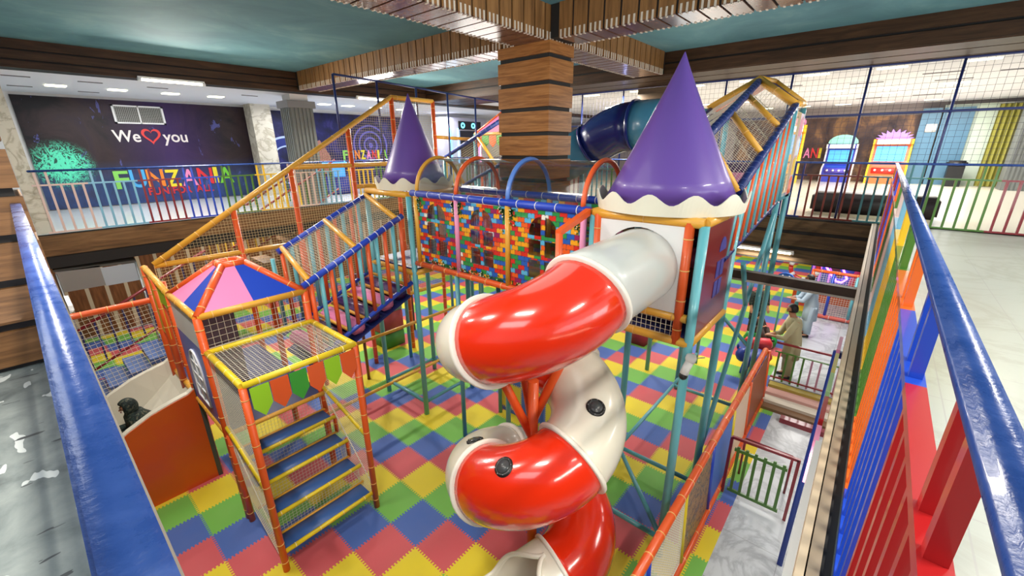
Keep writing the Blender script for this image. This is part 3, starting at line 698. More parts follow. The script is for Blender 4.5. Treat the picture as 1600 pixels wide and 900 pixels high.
MB().box((CX1-.02, RYa+.05, 3.2), (CX1, RYb-.05, 4.4)).build('rear_board', maroonp, tR)
MB().prism([(CX0-.05, RYb+.02, 4.5), (3.75, RYb+.02, 4.33), (3.75, RYb+.02, 4.27), (CX0-.05, RYb+.02, 4.42)], (0, .07, 0)).build('side_arm', orange, tR)
MB().tube((3.77, RYb+.05, 4.3), (3.77, RYb+.05, 3.3), .04, 10).build('side_arm_post', orange, tR)
# left tower
LYa, LYb = 6.12, 7.45
tL = castle('left castle tower under the smaller purple cone at the end of the sloping bridge', CX0-.02, LYa, CX1, LYb, 3.1, 4.40, 6.12, .6)
o = MB().box((CX1-.02, LYa+.05, 3.1), (CX1, LYb-.05, 4.35)).build('rear_board', maroonp, tL)
disc = M('frosted_disc', (190, 188, 184), .3)
MB().lathe((0, 0, 0), [(0, 0), (.3, 0), (.3, .02), (0, .02)], 28, axis=None).build('window', disc, o) if False else None
b = MB(); b.prism([(CX1-.04, 6.8+.3*math.cos(2*PI*i/28), 3.8+.36*math.sin(2*PI*i/28)) for i in range(28)], (.015, 0, 0)); b.build('round_window', disc, o)
net([(CX0, LYa-.0, 3.2), (5.6, LYa, 3.2), (5.6, LYa, 4.35), (CX0, LYa, 4.35)], .05, .0022, netw, tL)
net([(CX0, LYa, 3.15), (CX0, LYb, 3.15), (CX0, LYb, 2.7), (CX0, LYa, 2.7)], .05, .0022, nety, tL)
# ---- tunnel bridge with toy-brick panels and clear cover
BY0, BY1, BZ0, BZ1 = 2.56, 5.95, 3.22, 4.46; BX0, BX1 = 4.42, 5.42
t = thing('tunnel_bridge', 'bridge tunnel with toy-brick printed walls and a clear arched cover between the purple cones', 'bridge', (4.9, 4.2, 3))
pads(t, 'top_bar', [((BX0, BY0, BZ1), (BX0, BY1+.1, BZ1)), ((BX1, BY0, BZ1), (BX1, BY1+.1, BZ1))], bluepad, tie_w, .055)
pads(t, 'bottom_bar', [((BX0, BY0, BZ0), (BX0, BY1+.1, BZ0)), ((BX1, BY0, BZ0), (BX1, BY1+.1, BZ0))], orange, tie_o, .05)
st = [BY1, 4.93, 3.87, BY0+.08]
for y, mt in zip(st, (amber, pink, amber, pink)):
    for x in (BX0, BX1): MB().tube((x, y, BZ0), (x, y, BZ1), .04, 12).build('post', mt, t)
for y, mt in zip([5.9, 4.93, 3.87, 2.66], (amber, orange, M('sky_blue_arch', (86, 130, 210), .4, coat=.3), orange)):
    pts = [((BX0+BX1)/2-.5*math.cos(PI*i/20), y, BZ1+.02+.55*math.sin(PI*i/20)) for i in range(21)]
    MB().path(pts, .032, 8).build('arch', mt, t)
cv = MB(); vs = []
for i in range(25):
    a = PI*i/24; vs += [((BX0+BX1)/2-.49*math.cos(a), BY0+.05, BZ1+.02+.54*math.sin(a)), ((BX0+BX1)/2-.49*math.cos(a), 5.95, BZ1+.02+.54*math.sin(a))]
cv.add(vs, [(2*i, 2*i+1, 2*i+3, 2*i+2) for i in range(24)], 0, True).build('clear_cover', clear, t)
MB().box((BX0, BY0, BZ0-.03), (BX1, BY1, BZ0+.02)).build('deck', darkblue, t)
leafm = M('vine_leaf', (46, 96, 40), .5); flow = M('vine_flower', (244, 236, 190), .5)
for bx, sgn in ((BX0, -1), (BX1, 1)):
    for ya, yb in zip(st, st[1:]):
        lo, hi = yb+.05, ya-.05; yc = (lo+hi)/2; w = .24
        a = [(lo, BZ0+.06), (hi, BZ0+.06), (hi, BZ1-.06), (lo, BZ1-.06)]
        holes = []
        for s_ in (-1, 1):
            ys0, ys1 = sorted((yc+s_*.035, yc+s_*w))
            for z0, z1 in ((3.46, 3.72), (3.78, 4.0)): holes.append([(bx, ys0, z0), (bx, ys1, z0), (bx, ys1, z1), (bx, ys0, z1)])
            q = [(bx, yc+s_*.035, 4.06), (bx, yc+s_*w, 4.06)]+[(bx, yc+s_*(.035+(w-.035)*math.cos(PI/2*i/6)), 4.06+.26*math.sin(PI/2*i/6)) for i in range(1, 7)]
            holes.append(q)
        o = MB().prism([(bx, y, z) for y, z in a], (sgn*-.02, 0, 0), holes=holes).build('brick_panel', brick, t)
        if sgn < 0:
            g = MB().box((bx+.005, yc-w, 3.44), (bx+.009, yc+w, 4.34)); g.build('window_glass', clear, o)
            lf = MB(); fl = MB()
            for k in range(130):
                if k < 60: y = random.uniform(lo, hi); z = BZ0+.07+abs(random.gauss(0, .03))
                else:
                    y = random.choice((lo, hi)); s_ = 1 if y == lo else -1
                    z = BZ1-.08-abs(random.gauss(0, .1)); y += s_*abs(random.gauss(0, .04))
                c = V((bx-.012, y, z)); a = random.uniform(0, PI); d = V((0, math.cos(a), math.sin(a)))*.022; e = V((0, -math.sin(a), math.cos(a)))*.011
                lf.prism([c-d, c+e, c+d, c-e], (.006, 0, 0))
                if k % 4 == 0: fl.ball(c+V((-.008, .02, .01)), .009, 6)
            lf.build('vine', leafm, o); fl.build('vine_flowers', flow, o)
poles(t, [((BX0, 5.0, 0), (BX0, 5.0, BZ0)), ((BX0+.0, 3.9, 0), (BX0, 3.9, BZ0)), ((BX1, 5.0, 0), (BX1, 5.0, BZ0))], tealpole, .04)
# ---- spiral tube slide
t = thing('spiral_tube_slide', 'red and white spiral tube slide coming down from the right tower', 'slide', (3.25, 2.48, 0))
HX, HY, HR, HZ, HP, TR = 3.25, 2.49, .625, 3.885, 1.732, .42
def hz(ph):
    z = HZ-HP*ph/360
    if ph > 640: z = HZ-HP*640/360 - (HP/360)*(ph-640)*.62
    return z
def hc(ph):
    if ph <= 0: return V((HX-ph/360*2*PI*HR*1.0*0 + (-ph/100.0), HY-HR, HZ+(-ph/100.0)*.03))
    if ph > 742: return hc(742)+ht(742)*((ph-742)/100.0)
    a = math.radians(ph); return V((HX-HR*math.sin(a), HY-HR*math.cos(a), hz(ph)))
def ht(ph):
    d = 1.0
    if ph >= 742: v = hc(741.9)-hc(740.9)
    else: v = hc(ph+d)-hc(ph-d)
    v.normalize(); return v
def frame(ph):
    T_ = ht(ph); N_ = T_.cross(V((0, 0, 1))).normalized(); return hc(ph), T_, N_, N_.cross(T_)
def tubeseg(p0, p1, mt, name='tube_section', r=TR, n=36, thick=.015):
    k = max(4, int(abs(p1-p0)/5)); vs = []; b = MB()
    for i in range(k+1):
        c, T_, N_, B_ = frame(p0+(p1-p0)*i/k)
        for q in range(n): a = 2*PI*q/n; vs.append(c+(N_*math.cos(a)+B_*math.sin(a))*r)
    fs = [(i*n+q, i*n+(q+1) % n, (i+1)*n+(q+1) % n, (i+1)*n+q) for i in range(k) for q in range(n)]
    o = b.add(vs, fs, 0, True).build(name, mt, t)
    md_ = o.modifiers.new('solid', 'SOLIDIFY'); md_.thickness = thick; md_.offset = -1
    return o
def flange(ph, r=TR+.042, w=.045):
    c, T_, N_, B_ = frame(ph); R = Matrix((N_, B_, T_)).transposed()
    MB().lathe(c, [(TR-.01, -w/2), (r-.008, -w/2), (r, -w/2+.01), (r, w/2-.01), (r-.008, w/2), (TR-.01, w/2)], 40, axis=R).build('flange', flange_m, t)
x_in = CX0-.02
tubeseg(-(x_in-HX)*100, 1.8, grsl)
ph = [1.8+92.6*i for i in range(9)]
for i, mt in enumerate([redsl, whsl, redsl, whsl, redsl, whsl, grsl, redsl]):  # second-last section is white plastic, its shade put in as pale grey
    o = tubeseg(ph[i], ph[i+1], mt)
    if i in (3, 4, 5):
        a, q = {3: (338, 1.8), 4: (422, 2.0), 5: (483, 1.65)}[i]
        c, T_, N_, B_ = frame(a); d = (N_*math.cos(q)+B_*math.sin(q)).normalized(); e = T_; g = d.cross(e)
        R = Matrix((e, g, d)).transposed(); w_ = MB().lathe(c+d*(TR-.004), [(.0, .012), (.068, .012), (.07, .02), (.1, .01), (.103, -.02)], 24, axis=R)
        po = w_.build('porthole', black, o)
        MB().lathe(c+d*(TR+.012), [(.0, .002), (.068, .002), (.068, .006), (0, .006)], 20, axis=R).build('porthole_glass', M('smoked_glass', (70, 72, 74), .15), po)
        bb = MB()
        for k in range(8): a_ = PI*k/4; bb.ball(c+d*(TR+.014)+(e*math.cos(a_)+g*math.sin(a_))*.086, .006, 6)
        bb.build('bolts', steel, po)
for p in ph: flange(p)
# open run-out
vs = []; n = 24; k = 44; edL, edR = [], []
for i in range(k+1):
    c, T_, N_, B_ = frame(742+i*2.9); rr = TR+.02+.05*min(1, i/k)
    f = min(1, max(0, (i-3)/20)); f = f*f*(3-2*f)
    a0 = PI/2*(1+f*.96)
    for q in range(n+1):
        a = a0+(2*PI-2*(a0-PI/2))*q/n
        p = c+(N_*math.cos(a)+B_*math.sin(a))*rr; p.z = max(p.z, .035); vs.append(p)
        if q == 0: edL.append(p)
        if q == n: edR.append(p)
b = MB().add(vs, [(i*(n+1)+q, i*(n+1)+q+1, (i+1)*(n+1)+q+1, (i+1)*(n+1)+q) for i in range(k) for q in range(n)], 0, True)
for e in (edL, edR): b.path(e[3:], .028, 8)
o = b.build('run_out', whsl, t); md_ = o.modifiers.new('solid', 'SOLIDIFY'); md_.thickness = .03
# support
so = MB().tube((HX, HY, 0), (HX, HY, 2.72), .062, 12).build('support_post', orange, t)
for dx, dy, z0, z1 in ((-.32, .28, 1.95, 2.95), (.48, -.3, 2.2, 3.35), (.3, .45, 2.1, 2.9)):
    MB().tube((HX, HY, z0), (HX+dx, HY+dy, z1), .052, 10).build('support_arm', orange, t)
MB().tube((HX, HY, .95), (HX+.72, HY-.25, 1.05), .035, 10).build('support_arm', orange, t)
# ---- teal pipe frame behind / beside the right tower
t = thing('pipe_frame', 'teal painted pipe frame under the steep net ladder on the right', 'frame', (7.5, 1.8, 0))
FX = [8.25]
for x in FX:
    MB().tube((x, RYa, 0), (x, RYa, 4.28), .045, 12).build('post', tealpole, t)
for x0, x1 in zip([CX1]+FX, FX):
    for y in (RYa, RYb): MB().tube((x0, y, .28), (x1, y, .28), .035, 10).build('base_bar', tealpole, t)
for x in FX: MB().tube((x, RYa, .28), (x, RYb, .28), .035, 10).build('base_bar', tealpole, t)
for a, b_ in [((4.42, RYa, .28), (5.7, RYb, .28)), ((8.25, RYa, 1.6), (8.6, 2.55, 2.6)), ((5.78, RYa, .9), (8.2, RYa, 4.1)), ((6.5, RYa, 3.6), (7.2, RYa, 2.75)), ((10.1, 2.6, .28), (8.25, RYb, .28))]:
    MB().tube(a, b_, .035, 10).build('brace', tealpole, t)
MB().tube((8.6, 2.55, 0), (8.6, 2.55, 3.0), .04, 10).build('post', tealpole, t)
MB().tube((10.1, 2.6, 0), (10.1, 2.6, 3.0), .04, 10).build('post', tealpole, t)
# ---- steep net ladder to the top tower
t = thing('net_ladder_tunnel', 'steep net tunnel with navy edge sleeves rising to the right behind the big purple cone', 'bridge', (7, 1.6, 4))
a0, a1 = V((5.5, 1.24, 4.68)), V((8.25, 1.24, 5.77)); b0, b1 = V((6.2, 1.84, 5.47)), V((8.7, 1.9, 6.22))
b0 = V((5.5, 1.66, 5.3)); 
c0, c1 = V((5.3, 1.24, 3.9)), V((8.15, 1.24, 4.3)); d0, d1 = V((5.5, 2.5, 4.68)), V((8.25, 2.5, 5.77))
for p, q in ((a0, a1), (b0, b1)): MB().pad(p, q, .055, .16).build('edge_bar', [navypad, M('navy_cable_tie', (70, 90, 150), .5)], t)
MB().pad(d0, d1, .05, .3).build('edge_bar', [navypad, M('navy_cable_tie', (70, 90, 150), .5)], t)
for f in (.0, .36, .68, 1.0): MB().pad(a0.lerp(a1, f), b0.lerp(b1, f), .042, .4).build('cross_bar', [amber, tie_o], t)
for f0, f1 in ((0, .25), (.25, .5), (.5, .75), (.75, 1)):
    net([a0.lerp(a1, f0), a0.lerp(a1, f1), b0.lerp(b1, f1), b0.lerp(b1, f0)], .05, .0022, netw, t, 'roof_net')
    net([b0.lerp(b1, f0), b0.lerp(b1, f1), d0.lerp(d1, f1), d0.lerp(d1, f0)], .05, .0022, netw, t, 'roof_net')
for i in range(15):
    f = (i+.5)/15; MB().tube(a0.lerp(a1, f)-V((0, 0, .04)), c0.lerp(c1, f), .036, 10).build('upright_bar', orange if i % 2 else turq, t)
MB().tube(c0, c1, .04, 10).build('lower_edge_bar', navypad, t)
for i in range(8): f = i/8; p = c0.lerp(c1, f); q = a0.lerp(a1, f); MB().rbox((p.x, 1.3, q.z-.95), (p.x+.26, 2.45, q.z-.72), .04).build('padded_step', purv if i % 2 else pinkv, t)
# ---- top tower
t = thing('top_tower', 'far top tower of the play frame with an amber topped gable and printed pencil boards', 'play tower', (8.9, 1.9, 0))
g0 = V((8.25, 1.24, 5.8)); ap = V((8.7, 1.9, 6.26)); g2 = V((8.25, 2.55, 5.8)); g3 = V((9.4, 1.28, 5.87)); ap2 = V((9.4, 1.8, 6.27))
for p, q in ((g0, ap), (ap, g2), (g3, ap2), (ap, ap2), (g0, g3)): MB().pad(p, q, .05, .5).build('gable_bar', [amber, tie_o], t)
MB().prism([g0, ap, ap2, g3], (0, 0, -.02)).build('roof_panel', navypad, t)
MB().prism([ap, g2, g2+V((1.2, 0, 0)), ap2], (0, 0, -.02)).build('roof_panel', orboard, t)
for p in ((8.25, 1.24), (9.4, 1.28), (8.25, 2.55), (9.55, 2.55)): MB().tube((*p, 0 if p[0] > 8.3 and p[1] < 2 else 4.3), (*p, 5.8), .048, 12).build('post', tealpole, t)
net([(8.27, 1.24, 4.4), (9.0, 1.24, 4.4), (9.0, 1.24, 5.7), (8.27, 1.24, 5.7)], .06, .0026, nety, t)
bw_ = MB().box((9.0, 1.24, 4.3), (9.38, 1.26, 5.7)).build('printed_board', M('lilac_board', (214, 180, 196), .4), t)
for i, (mt) in enumerate((orange, M('yellow_print', (238, 200, 60), .5), white, M('pink_print', (230, 150, 170), .5))):
    MB().prism([(9.1, 1.235, 4.35+i*.33), (9.42, 1.235, 4.35+i*.33), (9.42, 1.235, 4.6+i*.33), (9.26, 1.235, 4.66+i*.33), (9.1, 1.235, 4.6+i*.33)], (0, .004, 0)).build('printed_pencil', mt, bw_)
MB().box((8.25, 1.24, 4.28), (9.55, 2.55, 4.34)).build('platform', tealpole, t)
# ---- back part: second sloping bridge, pink roofed tower, blue tube
t = thing('sloping_bridge', 'far sloping net bridge with navy edge sleeves passing behind the plank pillar', 'bridge', (8.5, 8.5, 4))
a0, a1 = V((8.5, 9.9, 4.9)), V((8.5, 7.1, 6.05)); b0, b1 = V((8.5, 9.2, 4.1)), V((8.5, 6.4, 5.3))
for p, q in ((a0, a1), (b0, b1)): MB().pad(p, q, .055, .2).build('edge_bar', [navypad, M('navy_cable_tie', (70, 90, 150), .5)], t)
for f in (.05, .5, .95): MB().pad(a0.lerp(a1, f), V((9.3, 0, 0))+V((0, *b0.lerp(b1, f).yz)) if False else b0.lerp(b1, f), .045, .5).build('cross_bar', [amber, tie_o], t)
net([a0, a1, b1, b0], .055, .0024, nety, t, 'roof_net')
for i in range(10): f = i/10; p = b0.lerp(b1, f); MB().tube(p, p-V((0, 0, .9)), .035, 8).build('upright_bar', orange if i % 2 else turq, t)
poles(t, [((8.5, 9.9, 0), (8.5, 9.9, 4.9)), ((8.5, 7.1, 0), (8.5, 7.1, 6.0)), ((8.5, 8.5, 0), (8.5, 8.5, 4.4))], tealpole, .045)
t = thing('play_house_tower', 'far tower with a pink roof and small flags, left of the plank pillar', 'play tower', (9.3, 7.6, 0))
E4 = [(9.1, 9.2), (10.4, 9.2), (10.4, 7.4), (9.1, 7.4)]; Ap = V((9.8, 8.0, 6.5))
for i in range(4):
    p, q = V((*E4[i], 5.55)), V((*E4[(i+1) % 4], 5.55))
    MB().prism([p, q, Ap], (0, 0, .02)).build('roof_panel', pinkv, t); MB().pad(p, Ap, .04).build('hip_bar', [orange, tie_o], t); MB().pad(p, q, .04).build('eave_bar', [amber, tie_o], t)
    MB().tube((*E4[i], 0), (*E4[i], 5.55), .045, 10).build('post', tealpole, t)
for i, mt in enumerate([orange, green, orange, green, orange, green]):
    y = 9.15-i*.28; MB().prism([(9.06, y, 5.5), (9.06, y-.26, 5.5), (9.06, y-.26, 5.3), (9.06, y-.13, 5.18), (9.06, y, 5.3)], (.006, 0, 0)).build('flag', mt, t)
MB().pad((9.1, 9.2, 5.4), (7.4, 8.95, 5.45), .045, .5).build('link_bar', [amber, tie_o], t)
MB().box((9.1, 7.4, 3.9), (10.4, 9.2, 3.96)).build('platform', darkblue, t)
t = thing('blue_tube_slide', 'navy and light blue tube slide seen between the plank pillar and the big purple cone', 'slide', (9, 5, 0))
bp = [V((9.0, 7.2, 4.35)), V((9.0, 6.5, 4.65)), V((9.0, 5.8, 4.95)), V((9.0, 5.25, 5.22)), V((9.0, 5.0, 5.38)), V((9.0, 4.75, 5.5)), V((9.0, 4.5, 5.57)), V((9.0, 4.2, 5.6)), V((9.0, 3.8, 5.6)), V((9.0, 3.4, 5.6))]
for i0, i1, mt in ((0, 3, M('light_blue_plastic', (70, 140, 176), .3, coat=.3)), (3, 7, M('navy_plastic', (18, 34, 110), .25, coat=.4)), (7, 9, MATS['light_blue_plastic'])):
    MB().path(bp[i0:i1+1], .5, 28, rad=None).build('tube_section', mt, t)
for i in (3, 7):
    T_ = (bp[i+1]-bp[i-1]).normalized(); MB().tube(bp[i]-T_*.03, bp[i]+T_*.03, .53, 28).build('flange', MATS['navy_plastic'], t)
poles(t, [((9.0, 5.5, 0), (9.0, 5.5, 4.7)), ((9.0, 3.4, 0), (9.0, 3.4, 5.1)), ((9.0, 6.8, 0), (9.0, 6.8, 4.0))], tealpole, .05)
# ---- lower frame pieces under the bridges
t = thing('pipe_frame', 'low frame of amber cross bars and orange posts on the mat under the sloping bridge', 'frame', (4.6, 7.6, 0))
for y in (7.25,):
    for z in (.3, 1.5): MB().pad((2.45, y, z), (6.9, y, z), .035, .6).build('cross_bar', [amber, tie_o], t)
for x, y in ((4.38, 8.26), (5.05, 9.04), (6.82, 9.74), (3.7, 7.3)): MB().tube((x, y, 0), (x, y, 2.6), .035, 10).build('post', RC['brown'] if x > 4 else orange, t)
for x, y in ((5.7, 8.4), (6.9, 7.25)): MB().tube((x, y, 0), (x, y, 3.1), .045, 10).build('post', tealpole, t)
MB().tube((6.1, 9.6, 1.5), (4.38, 8.26, 1.5), .03, 8).build('cross_bar', amber, t)
t = thing('foam_wrapped_stub', 'square foam wrapped post in red, green and grey under the sloping bridge', 'foam block', (5.8, 9.5, 0))
for z0, z1, mt in ((0, .42, M('green_mat', (72, 140, 62), .6)), (.42, 1.02, M('red_mat', (170, 72, 76), .6)), (1.02, 1.3, M('grey_blue_mat', (122, 160, 164), .6))):
    MB().rbox((5.5, 9.22, z0), (6.12, 9.85, z1), .02).build('foam_layer', mt, t)
t = thing('foam_block', 'dark red foam box on the mat behind the teal pole of the right tower', 'foam block', (10.2, 4.2, 0))
MB().rbox((10.1, 3.95, 0), (10.8, 4.5, .5), .02).build('foam_box', M('dark_red_mat', (150, 44, 50), .6), t)
MB().prism([(10.8, 3.95, 0), (11.3, 3.95, 0), (10.8, 3.95, .5)], (0, .55, 0)).build('foam_wedge', M('green_mat', (72, 140, 62)), t)
t = thing('soft_play_bench', 'blue padded low bench at the back of the mat under the bridge tunnel', 'bench', (11.5, 8.2, 0))
MB().rbox((10.9, 7.0, 0), (11.5, 9.6, .45), .03).build('seat', matblue, t); MB().box((10.88, 7.0, .4), (11.52, 9.6, .46)).build('edge_strip', amber, t)
# ------------------------------------------------------------------ lamps
def tube_lamp(name, a, b_, lab, grp=None, r=.028):
    t = thing(name, lab, 'lamp', a, grp)
    a, b_ = V(a), V(b_); d = (b_-a).normalized(); MB().tube(a, b_, r, 10).build('tube', lampm, t)
    MB().box(tuple(min(p, q)-.02 for p, q in zip(a+V((0, 0, .02)), b_+V((0, 0, .02)))), tuple(max(p, q)+.02 for p, q in zip(a+V((0, 0, .04)), b_+V((0, 0, .04))))).build('fitting', white, t)
    for p in (a, b_): MB().tube(p-d*.03, p+d*.03, r*1.2, 10).build('end_cap', white, t)
tube_lamp('tube_lamp', (2.3, 12.26, 6.6), (3.45, 12.26, 6.6), 'long lit tube lamp on the beam above the cave mural')
tube_lamp('tube_lamp', (7.3, 12.26, 6.6), (8.35, 12.26, 6.6), 'lit tube lamp on the beam behind the left purple cone')
tube_lamp('tube_lamp', (11.36, 1.2, 2.8), (11.36, 2.4, 2.8), 'lit tube lamp low on the dark planks behind the teal poles')
tube_lamp('led_strip', (2.9, -.045, 3.36), (.9, -.045, 3.36), 'bright light strip along the slab edge at the lower right', None, .018)
tube_lamp('led_strip', (.10, 6.9, 3.42), (.10, 7.4, 3.42), 'small lit strip under the slab edge beside the left blue handrail', None, .012)
def panel_lamp(x, y, z, sx, sy, lab, grp):
    o = MB().box((x-sx/2, y-sy/2, z-.02), (x+sx/2, y+sy/2, z)).build('ceiling_light', lampc, None, (x, y, z)); tag(o, lab, 'lamp', grp)
ORD = ['first', 'second', 'third', 'fourth', 'fifth', 'sixth', 'seventh', 'eighth', 'ninth', 'tenth']
for i, x in enumerate((1.24, 2.32, 3.39, 4.44, 7.63, 8.5, 9.62, 10.8)):
    panel_lamp(x, 14.95, 6.62, .34, .3, ('flat lit ceiling panel in front of the cave mural, %s from the left' % ORD[i]) if i < 4 else ('flat lit ceiling panel right of the grey fluted column, %s from it' % ORD[i-4]), 'lit panels in the ceiling of the mural hall')
for i, y in enumerate((-1.05, .29, 1.63, 3.0, 4.4, 6.0, 7.6, 9.2)):
    for j, x in enumerate((12.85, 17.2, 18.9, 23.0)): panel_lamp(x, y+(.15 if x > 20 else 0), 6.74, .14, .5, 'slim lit panel in arcade hall ceiling, %s row back, %s from right' % (ORD[j], ORD[i]), 'lit panels in the ceiling of the arcade hall')
slotm = M('grey_vent_slot', (120, 116, 118), .6)
for x, y in [(.6, 13.6), (1.7, 13.7), (2.9, 13.8), (5.0, 14.0), (.7, 15.6), (1.9, 16)]:
    o = MB().box((x-.2, y-.03, 6.605), (x+.2, y+.03, 6.62)).build('air_slot', slotm, None, (x, y, 6.62)); tag(o, 'thin grey air slot in the mural hall ceiling, %s' % {13.6: 'left end of the near row', 13.7: 'second from left in the near row', 13.8: 'third from left in the near row', 14.0: 'right end of the near row', 15.6: 'left one of the back row', 16: 'right one of the back row'}[y], 'vent', 'air slots in the ceiling of the mural hall')
for k_, (x, y) in enumerate([(14.5, -.6), (15.5, .8), (15, -1.9), (16.2, -.9), (20.5, .9), (20.5, -.6), (14.8, 2.5), (20.5, 2.4)]):
    o = MB().box((x-.04, y-.35, 6.725), (x+.04, y+.35, 6.74)).build('air_slot', slotm, None, (x, y, 6.74)); tag(o, 'thin grey air slot in the arcade hall ceiling, '+['near and right of the middle', 'mid depth above the blue machine', 'nearest the right edge', 'behind the nearest right one', 'far one above the blue machine', 'far one above the orange machine', 'near one above the top tower', 'far one above the top tower'][k_], 'vent', 'air slots in the ceiling of the arcade hall')
# ------------------------------------------------------------------ murals
t = thing('wall_mural', 'big dark cave mural with We love you and FUNZANIA lettering on the far left wall', 'mural', (3.2, 17.15, U))
n = NT('cave_mural_print', .5, .3)
g = n.noise(n.comb(n.x, 0, n.z), .8, 6, .6, .8); g2 = n.noise(n.comb(n.ma('MULTIPLY', n.x, 2.6), 3, n.z), 1.6, 5, .65, 1.2)
c = n.ramp(g, [(.35, (20, 18, 24)), (.52, (54, 40, 42)), (.7, (32, 26, 52))])
pv = n.ma('MAXIMUM', n.ma('SUBTRACT', 1, n.ma('ABSOLUTE', n.ma('DIVIDE', n.ma('SUBTRACT', n.x, 3.6), 1.5))), 0)
c = n.mix(n.ma('MULTIPLY', pv, .55), c, (66, 40, 110))
lowm = n.ma('MAXIMUM', n.ma('MINIMUM', n.ma('MULTIPLY', n.ma('SUBTRACT', 4.9, n.z), 1.4), 1), 0)
c = n.mix(n.ma('MULTIPLY', lowm, n.ma('MULTIPLY', g2, 1.0)), c, (58, 92, 150))
c = n.mix(n.ma('MULTIPLY', n.ma('GREATER_THAN', g2, .66), .7), c, (88, 92, 160))
dx = n.ma('SUBTRACT', n.x, 1.05); dz = n.ma('SUBTRACT', n.z, 4.8)
gd = n.ma('SUBTRACT', 1, n.ma('DIVIDE', n.ma('SQRT', n.ma('ADD', n.ma('MULTIPLY', dx, dx), n.ma('MULTIPLY', n.ma('MULTIPLY', dz, dz), 1.1))), .75))
gd = n.ma('MAXIMUM', gd, 0)
g3 = n.noise(n.comb(n.ma('MULTIPLY', n.x, 5), 9, n.ma('MULTIPLY', n.z, 3)), 1.3, 4, .6, 2.5)
ed = n.ma('MULTIPLY', n.ma('SUBTRACT', n.ma('MULTIPLY', gd, 1.3), n.ma('ABSOLUTE', n.ma('MULTIPLY', n.ma('SUBTRACT', g3, .5), 7))), 2.2)
ed = n.ma('MAXIMUM', n.ma('MINIMUM', ed, 1), 0)
c = n.mix(n.ma('MULTIPLY', gd, .45), c, (30, 130, 110))
mural1 = n.out(n.mix(ed, c, (96, 232, 190)))
MX0, MX1, MY = .52, 5.86, 17.14
MB().box((MX0, MY, U+.02), (MX1, MY+.04, 6.55)).build('print', mural1, t)
wl = M('mural_white_letter', (236, 226, 222), .5); rl = M('mural_heart_red', (222, 60, 58), .5)
ux, uz = (1, 0, 0), (0, 0, 1); yy = MY-.012
txt('We', .46, (2.26, yy, 5.42), ux, uz, wl, t, 'lettering', .006, .006, .62)
txt('you', .46, (3.42, yy, 5.42), ux, uz, wl, t, 'lettering', .006, .006, .62)
hp = lambda k: [(3.15+k*.0145*16*math.sin(a)**3, yy, 5.6+k*.0155*(13*math.cos(a)-5*math.cos(2*a)-2*math.cos(3*a)-math.cos(4*a))) for a in [2*PI*i/48 for i in range(48)]]
MB().prism(hp(1), (0, -.008, 0), holes=[hp(.72)]).build('heart', rl, t)
lc = [(132, 206, 92), (72, 168, 224), (236, 132, 40), (236, 216, 50), (240, 140, 190), (224, 46, 52), (236, 216, 50), (120, 206, 60)]
xx_ = 2.02
for i, (ch, w) in enumerate(zip('FUNZANIA', (.33, .36, .42, .38, .42, .42, .12, .42))):
    txt(ch, .72, (xx_, yy, 4.1+.02*math.sin(i*1.3)), ux, uz, M('mural_letter_%d' % lc[i][0]+str(lc[i][1]), lc[i], .5), t, 'letter', .008, .012, w); xx_ += w+.03
for w_, x_, l_ in (('FUN', 2.72, .5), ('FOR', 3.33, .5), ('ALL', 3.94, .5)): txt(w_, .3, (x_, yy, 3.86), ux, uz, M('mural_small_red', (206, 48, 56), .5), t, 'lettering', .006, .008, l_)
# vent grille
t = thing('vent_grille', 'white framed two part vent grille high on the cave mural', 'vent', (3.1, 17.1, 5.9))
GX0, GX1, GZ0, GZ1 = 2.40, 3.58, 5.92, 6.42
fr = MB()
for a, b_ in [((GX0, GZ0), (GX1, GZ0+.04)), ((GX0, GZ1-.04), (GX1, GZ1)), ((GX0, GZ0), (GX0+.05, GZ1)), ((GX1-.05, GZ0), (GX1, GZ1)), (((GX0+GX1)/2-.015, GZ0), ((GX0+GX1)/2+.015, GZ1))]:
    fr.box((a[0], MY-.05, a[1]), (b_[0], MY-.001, b_[1]))
fr.build('frame', white, t); MB().box((GX0+.03, MY-.02, GZ0+.03), (GX1-.03, MY-.002, GZ1-.03)).build('backing', M('vent_backing_grey', (74, 74, 70), .7), t)  # backing is one plain dark grey sheet behind the slats
sl = MB()
for i in range(26): x = GX0+.07+i*(GX1-GX0-.14)/25; sl.box((x-.004, MY-.035, GZ0+.04), (x+.004, MY-.022, GZ1-.04))
for i in range(9): z = GZ0+.07+i*.045; sl.box((GX0+.05, MY-.03, z-.003), (GX1-.05, MY-.022, z+.003))
sl.build('slats', M('vent_slat', (190, 190, 184), .5), t)
# racing mural
t = thing('wall_mural', 'dark blue racing car mural behind the grey fluted column', 'mural', (9, 17.15, U))
n = NT('racing_mural_print', .5, .3)
dx = n.ma('SUBTRACT', n.x, 7.1); dz = n.ma('SUBTRACT', n.z, 4.6)
d = n.ma('SQRT', n.ma('ADD', n.ma('MULTIPLY', dx, dx), n.ma('MULTIPLY', dz, dz)))
r1 = n.ma('LESS_THAN', n.ma('ABSOLUTE', n.ma('SUBTRACT', d, 1.0)), .035); r2 = n.ma('LESS_THAN', n.ma('ABSOLUTE', n.ma('SUBTRACT', d, .68)), .025)
g = n.noise(n.comb(n.x, 0, n.z), 1.6, 5, .6, .5)
c = n.ramp(g, [(.35, (14, 14, 34)), (.55, (24, 28, 84)), (.72, (64, 60, 130))])
c = n.mix(n.ma('LESS_THAN', n.ma('ABSOLUTE', n.ma('SUBTRACT', d, .84)), .14), c, (30, 44, 120))
